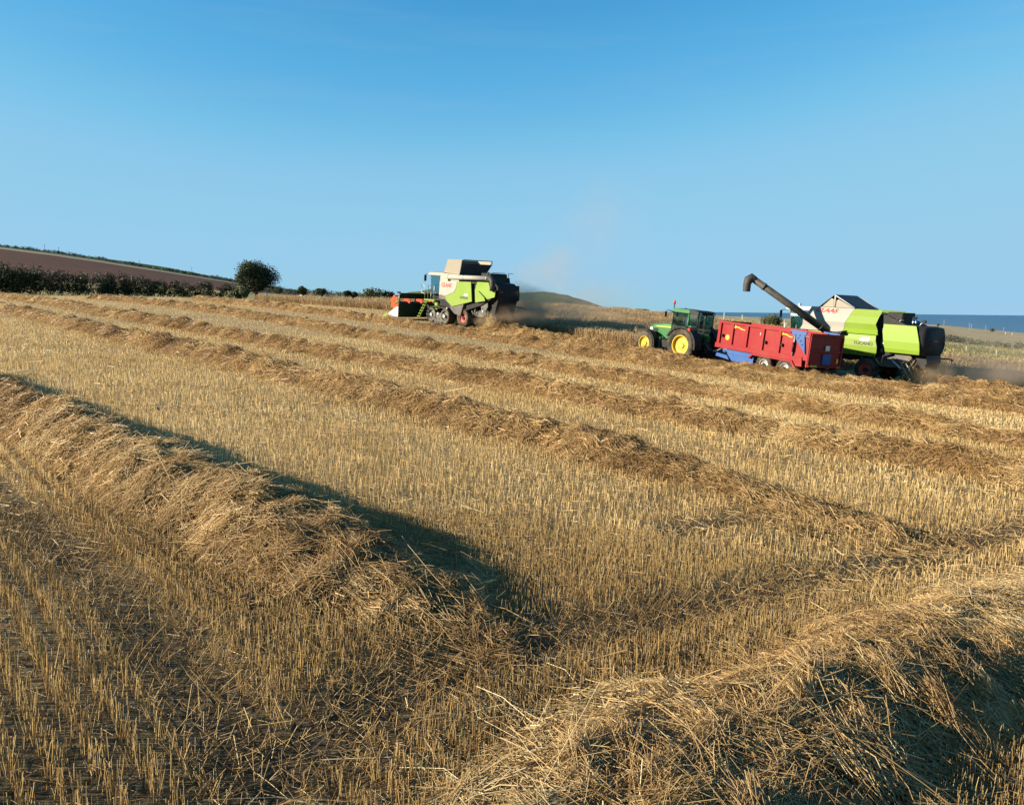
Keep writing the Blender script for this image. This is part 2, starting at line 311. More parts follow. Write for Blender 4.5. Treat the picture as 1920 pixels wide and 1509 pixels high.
def text(name, parent, mat, s, size, org, xdir, ydir, shear=0.0, ext=.006, sx=1.0, bold=.0):
    cu = bpy.data.curves.new(name, 'FONT'); cu.body = s; cu.size = size; cu.shear = shear; cu.extrude = ext; cu.offset = bold; cu.align_x = 'LEFT'
    tmp = bpy.data.objects.new('tmp', cu); COL.objects.link(tmp); bpy.context.view_layer.update()
    me = bpy.data.meshes.new_from_object(tmp.evaluated_get(bpy.context.evaluated_depsgraph_get())); bpy.data.objects.remove(tmp); bpy.data.curves.remove(cu)
    x = Vector(xdir).normalized(); y = Vector(ydir).normalized(); z = x.cross(y); y = z.cross(x)
    me.transform(Matrix(((x.x*sx, y.x, z.x, org[0]), (x.y*sx, y.y, z.y, org[1]), (x.z*sx, y.z, z.z, org[2]), (0, 0, 0, 1))))
    me.materials.clear(); return link(name, me, mat, parent)
def pose(px, py, d, head):
    """stand a machine on the field: ground point below pixel at depth d, heading in degrees, axes fitted to the slope"""
    p = at(px, py, d); h = RAD(head); e = .9
    gx = float(T(p[0]+e, p[1])-T(p[0]-e, p[1]))/(2*e); gy = float(T(p[0], p[1]+e)-T(p[0], p[1]-e))/(2*e)
    n = np.array([-gx, -gy, 1]); n /= np.linalg.norm(n); f = np.array([math.sin(h), math.cos(h), 0]); f = f-n*(f@n); f /= np.linalg.norm(f); l = np.cross(n, f)
    o = np.array([p[0], p[1], float(T(p[0], p[1]))])
    return o, np.stack([f, l, n])
def on_side(P, px, py, y):
    o, A = P; c = A @ (np.array([0, 0, EYE])-o); dv = A @ ray(px, py); q = c+dv*((y-c[1])/dv[1]); return float(q[0]), float(q[2])
def root(name, P, label, cat, group=None):
    o, A = P; e = bpy.data.objects.new(name, None); COL.objects.link(e); e.empty_display_size = .5
    m = Matrix.Identity(4)
    for i in range(3):
        for j in range(3): m[j][i] = float(A[i][j])
    m.translation = Vector(o); e.matrix_world = m; bpy.context.view_layer.update(); return tag(e, label, cat, group)
# ------------------------------------------------------------------ the setting: fields, hill, sea
def track_shade_mask(x, y):
    """crushed wheel lanes and the painted shadow band: 1 inside"""
    out = np.zeros_like(x)
    for pts, w in ((TRK1, .22), (SHADE_BAND, .27), (TRK3, .22)):
        dd = np.full(x.shape, 1e9)
        for a, b in zip(pts[:-1], pts[1:]):
            ab = b-a; t = np.clip(((x-a[0])*ab[0]+(y-a[1])*ab[1])/(ab@ab), 0, 1); dd = np.minimum(dd, np.hypot(x-a[0]-t*ab[0], y-a[1]-t*ab[1]))
        out = np.maximum(out, np.clip(1.35-dd/w, 0, 1))
    return out
TRK1 = [ground(*p)[:2] for p in [(-150, 830), (0, 935), (150, 1060), (280, 1190), (380, 1310), (470, 1440), (520, 1600)]]
TRK3 = [ground(*p)[:2] for p in [(1250, 1003), (1330, 988), (1420, 972), (1510, 952)]]
SHADE_BAND = [ground(*p)[:2] for p in [(560, 1420), (760, 1280), (950, 1215), (1200, 1170), (1450, 1110), (1700, 1050), (1950, 985)]]  # shadow band along the headland, imitated by thinner stubble and darker colour
HD = np.array([9.5, 7.5])/np.hypot(9.5, 7.5); HN = np.array([-HD[1], HD[0]])
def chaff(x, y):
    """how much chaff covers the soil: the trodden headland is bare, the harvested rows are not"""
    s = (x+.5)*HN[0]+(y-2.3)*HN[1]; return (np.clip((s-1.0)/7.0, 0, 1)**.8*.78+.22)*(1-.7*track_shade_mask(x, y))  # darker on the near headland: foreground shade put into soil and stubble colour
def make_field():
    th = np.linspace(RAD(-78), RAD(78), 260); r = np.concatenate([[.25], np.geomspace(.5, 101, 210)])
    TH, Rr = np.meshgrid(th, r, indexing='ij'); x = Rr*np.sin(TH); y = Rr*np.cos(TH)
    z = T(x, y)+.05*fbm(x*1.6, y*1.6, 3, 3)*np.clip(14/(Rr+1), 0, 1)-.012
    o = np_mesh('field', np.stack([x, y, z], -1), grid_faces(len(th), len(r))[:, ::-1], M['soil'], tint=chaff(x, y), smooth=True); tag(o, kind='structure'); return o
make_field()
_COLS = np.array([-900, 0, 100, 210, 300, 440, 540, 620, 740, 960, 1100, 1240, 1400, 1600, 1760, 1920, 2600, 3400], float)
_DS = np.array([72, 84, 95, 115, 170, 250, 420, 440, 520, 600, 640, 1200], float)
_TAB = {170: [540,556,556,557,558,560,562,566,572,582,588,594,602,618,640,657,720,800], 250: [450,520,528,534,539,546,553,558,565,578,586,592,600,614,630,646,700,770],
        420: [340,466,479,495,509,531.5,548,553,559,575,584,590,597.5,607,619,634,680,740], 440: [337,463,475.5,492,506.5,530,547,552,558,575,584,590,597,606.5,618,632.5,678,738],
        520: [330,459,472,486,499,525,542,549,557,574,583.5,589.5,595.5,604,613,628,672,730], 600: [340,465,478,492,505,530,547,549.5,556,573.5,583,588.5,594,601.5,609,624,668,725]}
def far_z(px, d):
    px = np.asarray(px, float); d = np.asarray(d, float); zs = []
    for D in _DS:
        if D <= 115:
            r = np.array([ray(p, 580) for p in _COLS]); z = T(r[:, 0]*D, np.full(len(r), D))-.12
            if D == 115: z = z-np.interp(_COLS, [0, 900, 1300], [.5, .5, .0])
        elif D <= 600: z = np.array([at(p, q, D)[2] for p, q in zip(_COLS, _TAB[int(D)])])
        elif D == 640: z = np.where(_COLS > 900, -42, np.array([at(p, q, D)[2] for p, q in zip(_COLS, [360,472,485,498,510,534,549,551,556]+[580]*9)]))
        else: z = np.where(_COLS > 700, -46, np.array([at(p, q, D)[2] for p, q in zip(_COLS, [400,505,512,522,532,546,549,549,555]+[580]*9)]))
        zs.append(np.interp(px, _COLS, z))
    zs = np.array(zs); k = np.clip(np.searchsorted(_DS, d)-1, 0, len(_DS)-2); f = np.clip((d-_DS[k])/(_DS[k+1]-_DS[k]), 0, 1)
    i = np.arange(d.size).reshape(d.shape); zz = zs.reshape(len(_DS), -1)
    return zz[k.ravel(), i.ravel()].reshape(d.shape)*(1-f)+zz[(k+1).ravel(), i.ravel()].reshape(d.shape)*f
def far_xyz(px, d):
    px = np.asarray(px, float); d = np.asarray(d, float); x = (px-CX)/FPX*1.0*d*1.0
    x = d*np.interp(px, _COLS, [ray(p, 580)[0] for p in _COLS]); return np.stack([x, d, far_z(px, d)], -1)
def far_sheet(name, px0, px1, d0, d1, mat, nx=90, nd=26, amp=.0, lift=0.0):
    px, d = np.meshgrid(np.linspace(px0, px1, nx), np.linspace(d0, d1, nd), indexing='ij'); P = far_xyz(px, d)
    P[..., 2] += lift+amp*fbm(P[..., 0]*.05, P[..., 1]*.05, 3, 9)
    o = np_mesh(name, P, grid_faces(nx, nd)[:, ::-1], M[mat], smooth=True); return tag(o, kind='structure')
far_sheet('rough_grass_slope', 1180, 3300, 74, 172, 'roughgrass', 120, 30, .3)
far_sheet('stubble_field_by_the_sea', 1180, 3300, 171, 640, 'farfield', 140, 60, .8)
far_sheet('valley_field', 560, 1182, 84, 640, 'farfield', 60, 40, .3)
far_sheet('grass_strip', -880, 562, 74, 251, 'roughgrass', 90, 16, .3)
far_sheet('ploughed_field', -880, 562, 250, 421, 'redsoil', 110, 30, .5)
far_sheet('field_margin', -880, 562, 420, 441, 'margin', 110, 4, 0)
far_sheet('pasture', -880, 562, 440, 640, 'pasture', 110, 16, .6)
far_sheet('distant_land', -880, 760, 639, 1200, 'farfield', 60, 12, 0)
def make_sea():
    xs = np.concatenate([-np.geomspace(60000, 300, 30), np.geomspace(300, 60000, 30)]); ys = np.geomspace(560, 60000, 40)
    X, Y = np.meshgrid(xs, ys, indexing='ij'); o = np_mesh('sea', np.stack([X, Y, np.full_like(X, -38.0)], -1), grid_faces(60, 40)[:, ::-1], M['sea']); tag(o, kind='structure')
make_sea()
def far_hill(name, prof, dc, half, mat, seed):
    pxs = np.linspace(prof[0][0], prof[-1][0], 70); py = np.interp(pxs, [p[0] for p in prof], [p[1] for p in prof]); u = np.linspace(-1, 1, 25); V = []
    for p, q in zip(pxs, py):
        r = ray(p, q); ztop = EYE+r[2]*dc
        for t in u:
            d = dc+half*t; z = -40+(ztop+40)*max(0, 1-t*t)**.6; V.append((r[0]*d, d, z))
    V = np.array(V); V[:, 2] += (fbm(V[:, 0]*.012, V[:, 1]*.012, 4, seed)*16-1)*np.clip((V[:, 2]+40)/60, 0, 1)
    o = np_mesh(name, V, grid_faces(70, 25)[:, ::-1], M[mat], smooth=True); tag(o, kind='structure')
far_hill('coastal_hill', [(700,560),(740,555),(767,548),(790,544),(815,541),(860,540),(905,543),(960,549),(1018,550),(1066,555.5),(1107,565.6),(1144,577),(1156,582),(1175,590)], 1900, 420, 'hill', 5)
far_hill('sea_stack', [(1150,592),(1162,583),(1182,581),(1191,578),(1207,577.5),(1218,579.5),(1222,588),(1226,600)], 1650, 130, 'hill', 8)
# ------------------------------------------------------------------ stalks
def stalks(P0, Pm, P1, r, kind):
    """kind 2: bent three-sided stalk, 1: straight three-sided, 0: flat blade. returns verts, quads"""
    n = len(P0); d = P1-P0; d /= np.linalg.norm(d, axis=1, keepdims=True)+1e-9; q = rng.normal(size=(n, 3)); a = np.cross(d, q); a /= np.linalg.norm(a, axis=1, keepdims=True)+1e-9; b = np.cross(d, a)
    r = np.broadcast_to(np.asarray(r, float).reshape(-1, 1), (n, 1))
    if kind == 0:
        V = np.stack([P0-a*r, P0+a*r, P1+a*r*.8, P1-a*r*.8], 1); F = np.arange(n*4).reshape(n, 4); return V.reshape(-1, 3), F, 4
    ang = [0, 2.094, 4.189]; rings = [P0, Pm, P1] if kind == 2 else [P0, P1]; V = []
    for k, c in enumerate(rings):
        for t in ang: V.append(c+(a*math.cos(t)+b*math.sin(t))*r*(1 if k == 0 else .85))
    V = np.stack(V, 1); m = V.shape[1]; F = []
    for k in range(len(rings)-1):
        for j in range(3): F.append([k*3+j, k*3+(j+1) % 3, k*3+3+(j+1) % 3, k*3+3+j])
    F = (np.arange(n)[:, None, None]*m+np.array(F)[None]).reshape(-1, 4); return V.reshape(-1, 3), F, m
def join_stalks(chunks):
    V = []; F = []; Tn = []; o = 0
    for (v, f, m, t) in chunks: V.append(v); F.append(f+o); Tn.append(np.repeat(t, m)); o += len(v)
    return np.concatenate(V), np.concatenate(F), np.concatenate(Tn)
# ------------------------------------------------------------------ windrows of straw
ROWS = {'R2': [(0,582),(200,626),(400,672),(600,725),(800,778),(900,820),(1112,872),(1325,915),(1484,955),(1600,985),(1700,1000),(1790,1012)],
        'R3': [(150,582),(300,606),(450,634),(600,665),(750,695),(950,735),(1165,767),(1271,789),(1378,810),(1537,837),(1670,863),(1803,884),(1910,910)],
        'R4': [(165,560),(350,577),(550,610),(750,645),(950,678),(1060,696),(1219,725),(1378,754),(1564,781),(1750,815),(1910,834)],
        'R5': [(400,565),(550,582),(750,612),(953,648),(1165,677),(1325,698),(1484,720),(1697,746),(1910,785)]}
def an(p): return float(p[:2] @ UA), float(p[:2] @ UN)
def smooth_row(pts, a0=None, a1=None, deg=2, step=.25):
    g = np.array([an(ground(*p)) for p in pts]); c = np.polyfit(g[:, 0], g[:, 1], deg); lo, hi = g[:, 0].min(), g[:, 0].max()
    a = np.arange(lo if a0 is None else a0, hi if a1 is None else a1, step); n = np.polyval(c, np.clip(a, lo, hi))+.07*(vnoise(a*.25, a*0+len(pts), 4)-.5)*2
    return a[:, None]*UA+n[:, None]*UN
def poly_row(pts, step=.12):
    g = np.array([ground(*p)[:2] if len(p) == 2 else p[:2] for p in pts]); L = np.r_[0, np.cumsum(np.linalg.norm(np.diff(g, axis=0), axis=1))]; s = np.arange(0, L[-1], step)
    P = np.stack([np.interp(s, L, g[:, k]) for k in (0, 1)], 1); k = np.ones(9)/9; Q = P.copy()
    for j in (0, 1): Q[4:-4, j] = np.convolve(P[:, j], k, 'valid')
    return Q
class Windrow:
    def __init__(self, C, w, h, seed, taper=(1.0, 1.0), rough=1.0, shade=0.0):
        self.shade = shade
        self.C = C; d = np.gradient(C, axis=0); d /= np.linalg.norm(d, axis=1, keepdims=True); self.Tg = d; self.N = np.stack([-d[:, 1], d[:, 0]], 1)
        self.s = np.r_[0, np.cumsum(np.linalg.norm(np.diff(C, axis=0), axis=1))]; self.L = self.s[-1]; self.w0, self.h0, self.seed, self.tp, self.rough = w, h, seed, taper, rough
    def xy(self, s, t):
        f = lambda A: np.stack([np.interp(s, self.s, A[:, 0]), np.interp(s, self.s, A[:, 1])], -1)
        over = s-np.clip(s, 0, self.L)
        return f(self.C)+f(self.N)*t[..., None]+f(self.Tg)*over[..., None]
    def ends(self, s): return np.clip(s/self.tp[0], 0, 1)**(.6 if self.tp[0] < 2 else 1.0)*np.clip((self.L-s)/self.tp[1], 0, 1)**(.6 if self.tp[1] < 2 else 1.0)
    def surf(self, s, t):
        e = self.ends(s); w = self.w0*(.78+.44*vnoise(s*1.3, np.sign(t)*7.0+s*0, self.seed))*(.6+.4*e); h = self.h0*(.86+.28*vnoise(s*.9, s*0+3, self.seed+5))*e
        v = np.clip(np.abs(t)/w, 0, 1.4); base = h*np.where(v < 1, np.clip(1-v**2, 0, 1)**1.15, -.05*(v-1))
        msk = np.clip(1.15-v, 0, 1); lump = (fbm(s*1.3, t*1.6, 3, self.seed+9)*.46*self.h0+(np.abs(fbm(s*3.3, t*3.3, 2, self.seed+2))-.10)*.62*self.h0)*msk*(.35+.65*e)*self.rough
        return base+lump
    def z(self, s, t):
        p = self.xy(s, t); return T(p[..., 0], p[..., 1])+self.surf(s, t)
    def mesh(self, name, ds):
        s = np.linspace(0, self.L, max(8, int(self.L/ds))); t = np.linspace(-1.22, 1.22, 21)*self.w0; S, U = np.meshgrid(s, t, indexing='ij'); p = self.xy(S, U)
        z = T(p[..., 0], p[..., 1])+self.surf(S, U)-.045; z = np.where(np.abs(U) > 1.1*self.w0, z-.06, z)
        return np_mesh(name, np.concatenate([p, z[..., None]], -1), grid_faces(len(s), len(t)), M['mound'], smooth=True)
    def straw(self, parent, dens, name='loose_straw', spread=1.0, fine=True):
        """dens: function of distance -> (stalks per m2, radius, length, kind)"""
        mids = (self.s[:-1]+self.s[1:])/2; dist = np.hypot(*((self.C[:-1]+self.C[1:])/2).T); ch = []
        bands = {}
        for m, ds, d in zip(mids, np.diff(self.s), dist):
            for q in dens(d):
                n = rng.poisson(q[0]*ds*2.3*self.w0); bands.setdefault(q[1:], []).append(m+(rng.random(n)-.5)*ds)
        for (r, ln, kind), ss in bands.items():
            s = np.clip(np.concatenate(ss), 0, self.L); n = len(s)
            if n == 0: continue
            L = ln*np.exp(rng.normal(0, .38, n)); dm = float(np.median(np.hypot(*self.xy(s, s*0).T))); sz = .09 if dm < 9 else (.13 if dm < 18 else .22)
            nt = max(20, int(len(ss)*0+(s.max()-s.min())*2.3*self.w0*(.30/sz**1.25))); ts = rng.uniform(s.min(), s.max(), nt); tt = np.clip(rng.normal(0, .54, nt), -1.3, 1.3)*self.w0; ta = rng.normal(.9, .9, nt); tl = rng.random(nt)**2*.9*sz+.01
            k = rng.integers(0, nt, n); loose_ = rng.random(n) < .40; ja, jb = rng.normal(0, sz*.62, n), rng.normal(0, sz*.62, n); rr = np.hypot(ja, jb)/sz
            t = np.where(loose_, np.clip(rng.normal(0, .66, n), -1.8, 1.8)*self.w0*spread, tt[k]+jb); s = np.where(loose_, s+rng.normal(0, .2, n), ts[k]+ja); al = np.where(loose_, rng.random(n)*2*math.pi, ta[k]+rng.normal(0, .75, n))
            tlift = np.where(loose_, 0, tl[k]*np.clip(1-(rr/1.6)**2, 0, 1)*rng.random(n)**.5)*np.clip(1.4-np.abs(t)/self.w0, 0, 1)
            u = np.stack([np.cos(al)*1.15, np.sin(al)], 1); u /= np.linalg.norm(u, axis=1, keepdims=True)
            s0, s1 = s-u[:, 0]*L/2, s+u[:, 0]*L/2; t0, t1 = t-u[:, 1]*L/2, t+u[:, 1]*L/2
            lift = np.abs(rng.normal(0, .016, n))+.003+tlift; out = rng.random(n) < .10; tilt = np.where(out, rng.uniform(.2, .75, n), rng.normal(0, .10, n))*L*.5
            z0 = self.z(s0, t0)+lift*.7-np.clip(tilt, -.02, .012); z1 = self.z(s1, t1)+lift+tilt; zm = np.maximum((z0+z1)/2+np.abs(rng.normal(0, .06, n))*L, self.z(s, t)+lift*.8)
            p0 = self.xy(s0, t0); p1 = self.xy(s1, t1); pm = (p0+p1)/2+rng.normal(0, .06, (n, 2))*L[:, None]
            vis = (np.abs(p0[:, 0]) < p0[:, 1]*.72+1.2) & (rng.random(n) < np.clip((self.L+.35-s)/.9, 0, 1)); p0, p1, pm, z0, z1, zm, s, t, k, loose_ = [q[vis] for q in (p0, p1, pm, z0, z1, zm, s, t, k, loose_)]; n = len(s)
            if n == 0: continue
            cat = lambda p, z: np.concatenate([p, z[:, None]], 1)
            v, f, m = stalks(cat(p0, z0), cat(pm, zm), cat(p1, z1), r*np.exp(rng.normal(0, .25, n)), kind)
            tint = np.clip(rng.beta(1.8, 2.2, n)*.82+.9*fbm(s*.9, t*.9, 2, self.seed+31)+.10+self.shade+.25*(np.where(loose_, .5, _hash(k.astype(float), k*0., 5))-.5)+.22*(rng.random(n) < .06), 0, 1); ch.append((v, f, m, tint))
        V, F, Tn = join_stalks(ch); o = np_mesh(name, V, F, M['straw'], parent, Tn); return tag(o, kind='stuff')
def dens(d):
    """layers of (stalks per m2, radius, length, kind) at a distance from the path along which the straw was looked at"""
    if d < 6.0: return ((2600, .0017, .15, 1), (500, .0021, .22, 2), (3300, .0018, .06, 0))
    if d < 8.5: return ((2400, .0019, .16, 1), (300, .0023, .22, 2), (2500, .0021, .07, 0))
    if d < 12: return ((1250, .0026, .17, 1), (2000, .0028, .10, 0))
    if d < 18: return ((650, .0036, .22, 1), (1100, .0042, .12, 0))
    if d < 28: return ((1000, .0038, .20, 0),)
    if d < 45: return ((760, .0048, .22, 0),)
    return ((430, .0062, .22, 0),)
def windrow(C, w, h, seed, label, ds=.25, taper=(1, 1), rough=1.0, group='straw windrows', dfn=dens, shade=-.08):
    R = Windrow(C, w, h, seed, taper, rough, shade); o = R.mesh('straw_windrow', ds); tag(o, label, 'windrow', group); R.straw(o, dfn); return R
R1 = poly_row([(-11.6, 15.5, 0), (-9.2, 13.0, 0), (0, 775), (200, 868), (400, 962), (560, 1045), (700, 1110), (830, 1150), (960, 1160)])
windrow(R1, .72, .36, 11, 'thick straw windrow with hooked, tapering end beside crushed wheel track', .08, (1, 1.9), 1.1, shade=.03)
R0 = poly_row([(880, 1800), (1000, 1690), (1240, 1520), (1510, 1370), (1750, 1262), (1930, 1185), (5.6, 6.9, 0), (7.4, 8.2, 0)])
windrow(R0, .78, .22, 23, 'loose headland straw heap lying across the ends of the rows', .06, (1.2, 1), 1.2, shade=.12)
windrow(smooth_row(ROWS['R2'], a1=58), .72, .37, 37, 'long straw windrow thinning out just short of the headland straw', .12, (4.6, 1), .9)
windrow(smooth_row(ROWS['R3'], a0=2.5, a1=86), .70, .38, 41, 'narrow clumpy straw windrow, second beyond the thick hooked one', .2, rough=1.0)
windrow(smooth_row(ROWS['R4'], a0=4.0, a1=84), .74, .40, 53, 'long clumpy straw windrow, third beyond the thick hooked one', .25, rough=1.0)
windrow(smooth_row(ROWS['R5'], a0=6.0, a1=86), .75, .42, 61, 'broad straw windrow next to the one beside the trailer wheels', .3, rough=1.0)
a6 = np.arange(-2, 46, .3); n6 = 37.0+.25*(vnoise(a6*.2, a6*0, 4)-.5)+np.clip((a6-38)/8, 0, 1)*.7
windrow(a6[:, None]*UA+n6[:, None]*UN, .85, .46, 67, 'straw windrow running from the tracked combine past tractor and trailer wheels', .3, (1, 2.5), 1.0)
a7 = np.arange(-6, 16.2, .3); n7 = 43.6+.25*(vnoise(a7*.2, a7*0, 9)-.5)-np.clip((6-a7)/12, 0, 1)*1.2
windrow(a7[:, None]*UA+n7[:, None]*UN, .8, .45, 71, 'fresh straw windrow trailing from the unloading combine', .3, (1, .8), 1.2)
# ------------------------------------------------------------------ stubble
NMAX = 41.0
def stubble_zone(d0, d1, rowsp, step, per, r, hgt, kind, jitter, lim=.78):
    # lattice in (along, across) coordinates
    amax = d1*1.15; a = np.arange(-d1*.8, amax, step); n = np.arange(-d1*.45, min(NMAX+.3, d1*1.1), rowsp)
    A, Nn = np.meshgrid(a, n, indexing='ij'); A = A.ravel(); Nn = Nn.ravel()
    x = A*UA[0]+Nn*UN[0]; y = A*UA[1]+Nn*UN[1]; d = np.hypot(x, y); k = (d >= d0) & (d < d1) & (y > .8) & (np.abs(x) < y*lim+(1.7 if d1 < 9 else 1.2)); A, Nn = A[k], Nn[k]
    A = np.repeat(A, per); Nn = np.repeat(Nn, per); m = len(A); keep = rng.random(m) > .07+.22*(vnoise(A*1.1, Nn*4, 77) > .75); A, Nn = A[keep], Nn[keep]; m = len(A)
    A = A+rng.normal(0, step*.5, m); Nn = Nn+rng.normal(0, jitter, m)+.03*np.sin(A*.8+Nn*3); x = A*UA[0]+Nn*UN[0]; y = A*UA[1]+Nn*UN[1]
    tm = track_shade_mask(x, y) if d0 < 15 else np.zeros(m); kk = rng.random(m) > .55*tm; A, Nn, x, y, tm = A[kk], Nn[kk], x[kk], y[kk], tm[kk]; m = len(A); z = T(x, y)-.02+.05*fbm(x*1.6, y*1.6, 3, 3)*np.clip(14/(np.hypot(x, y)+1), 0, 1)
    h = hgt*np.clip(rng.normal(1, .17, m), .4, 1.5)*(.85+.3*vnoise(x*.8, y*.8, 12))*(1-.55*tm*rng.random(m)); ln = rng.normal(0, .11, (m, 2))+tm[:, None]*rng.normal(0, .9, (m, 2))+np.array([.02, .0])
    P0 = np.stack([x, y, z], 1); P1 = P0+np.stack([ln[:, 0]*h, ln[:, 1]*h, h], 1)
    v, f, q = stalks(P0, None, P1, r*np.exp(rng.normal(0, .2, m)), kind)
    tint = np.clip(.36+.20*chaff(x, y)+rng.normal(0, .17, m)+.55*fbm(x*.45, y*.45, 3, 21)-.12*tm, 0, .92); g = rng.random(m) < np.where((x < -.4) & (d1 < 10), .018, .003); tint = np.where(g, .985, tint)
    return (v, f, q, tint)
chs = [stubble_zone(1.4, 7.5, .14, .027, 5, .0016, .106, 1, .026, .70), stubble_zone(7.5, 13, .14, .026, 2, .0024, .108, 0, .014, .72), stubble_zone(13, 24, .135, .055, 2, .0036, .10, 0, .02, .72),
       stubble_zone(24, 42, .135, .075, 1, .0060, .095, 0, .03, .72), stubble_zone(42, 96, .22, .22, 1, .0090, .085, 0, .08, .72)]
V_, F_, T_ = join_stalks(chs); tag(np_mesh('stubble', V_, F_, M['stalk'], None, T_), 'cut golden barley stubble standing in drilled rows', 'stubble', kind='stuff')
# chaff and loose straw lying between the rows
def loose(n, d1, r, ln, kind, d0=1.5):
    d = np.sqrt(rng.uniform(d0**2, d1**2, n)); th = rng.uniform(-.68, .68, n); x = d*np.sin(th); y = d*np.cos(th); L = ln*np.exp(rng.normal(0, .5, n)); al = rng.random(n)*6.283
    dx, dy = np.cos(al)*L/2, np.sin(al)*L/2; f = lambda X, Y: T(X, Y)+.05*fbm(X*1.6, Y*1.6, 3, 3)*np.clip(14/(np.hypot(X, Y)+1), 0, 1)
    z = f(x, y)+np.abs(rng.normal(0, .02, n))+.003; ti = rng.normal(0, .12, n)*L; P0 = np.stack([x-dx, y-dy, z-ti*.3], 1); P1 = np.stack([x+dx, y+dy, z+ti], 1)
    v, F, m = stalks(P0, (P0+P1)/2+rng.normal(0, .01, (n, 3)), P1, r, kind); return (v, F, m, np.clip(rng.beta(2, 2, n), 0, 1))
V_, F_, T_ = join_stalks([loose(9000, 7, .0017, .07, 1), loose(16000, 14, .003, .11, 0, 6), loose(12000, 34, .007, .2, 0, 13)])
tag(np_mesh('scattered_straw', V_, F_, M['straw'], None, T_), 'short loose straw and chaff strewn between stubble rows', 'straw', kind='stuff')
# ------------------------------------------------------------------ standing, lodged barley beyond the cut line
def make_crop():
    a = np.arange(-34, 92, .5); n = np.arange(41.2, 74, .4); A, Nn = np.meshgrid(a, n, indexing='ij')
    def edge(A): return 41.6+.5*(vnoise(A*.3, A*0, 3)-.5)+np.clip((27-A)/5, 0, 1)*6.8+np.clip((6-A)/8, 0, 1)*2.5     # the combines have cut further in behind them
    def far(A): return 72.0-np.clip((30-A)/30, 0, 1)*6
    def hh(A, Nn):
        e = np.clip((Nn-edge(A))/.35, 0, 1)*np.clip((far(A)-Nn)/1.5, 0, 1)
        return e*(.56+.9*fbm(A*.16, Nn*.22, 3, 5)+.5*fbm(A*.9, Nn*.9, 2, 8))
    P = A[..., None]*UA+Nn[..., None]*UN; H = hh(A, Nn); z = T(P[..., 0], P[..., 1])+np.where(H > .02, np.maximum(H*.8, .1), -.25)
    o = np_mesh('standing_barley', np.concatenate([P, z[..., None]], -1), grid_faces(len(a), len(n)), M['cropbase'], smooth=True); tag(o, 'brown lodged standing barley not yet cut beyond the combines', 'barley', kind='stuff')
    N = 85000; A = rng.uniform(-34, 92, N); Nn = np.where(rng.random(N) < .35, edge(A)+rng.random(N)**1.5*5, 41+rng.random(N)*33); H = hh(A, Nn); k = H > .08; A, Nn, H = A[k], Nn[k], H[k]; p = A[:, None]*UA+Nn[:, None]*UN; m = len(A)
    g = T(p[:, 0], p[:, 1]); P1 = np.concatenate([p+rng.normal(0, .18, (m, 2))+np.array([.22, .1]), (g+H*rng.uniform(.85, 1.25, m))[:, None]], 1); P0 = np.concatenate([p, (g+H*.3)[:, None]], 1)
    ne = 26000; Ae = rng.uniform(-34, 92, ne); pe = Ae[:, None]*UA+(edge(Ae)+rng.uniform(-.12, .3, ne))[:, None]*UN; ge = T(pe[:, 0], pe[:, 1])
    P0 = np.concatenate([P0, np.concatenate([pe, ge[:, None]-.02], 1)]); P1 = np.concatenate([P1, np.concatenate([pe+rng.normal(0, .12, (ne, 2)), (ge+rng.uniform(.25, .7, ne))[:, None]], 1)]); A = np.r_[A, Ae]; Nn = np.r_[Nn, Ae*0+42]; m = m+ne
    v, f, q = stalks(P0, None, P1, rng.uniform(.007, .014, m), 0); c = np_mesh('barley_ears', v, f, M['crop'], o, np.repeat(np.clip(rng.normal(.5, .2, m)+.6*fbm(A*.2, Nn*.3, 2, 44), 0, 1), q)); tag(c, kind='stuff')
make_crop()
def make_grass():
    n = 46000; px = rng.uniform(1240, 2300, n); d = 60+rng.random(n)**.8*112; x = d*np.interp(px, _COLS, [ray(p, 580)[0] for p in _COLS]); g = np.where(d < 99, T(x, d), far_z(px, d)); k = (d > 74) | (px > 1700); k &= (x*UN[0]+d*UN[1] > 66) | (d > 99)
    x, d, g = x[k], d[k], g[k]; m = len(x); P0 = np.stack([x, d, g-.03], 1); P1 = P0+np.concatenate([rng.normal(.05, .12, (m, 2)), rng.uniform(.12, .38, m)[:, None]], 1)
    v, f, q = stalks(P0, None, P1, rng.uniform(.02, .05, m), 0); tag(np_mesh('meadow_grass', v, f, M['grassblade'], None, np.repeat(np.clip(.5+rng.normal(0, .2, m)+1.2*fbm(x*.03, d*.05, 3, 14), 0, 1), q)), 'rough dry meadow grass on the slope around the fence', 'grass', kind='stuff')
make_grass()
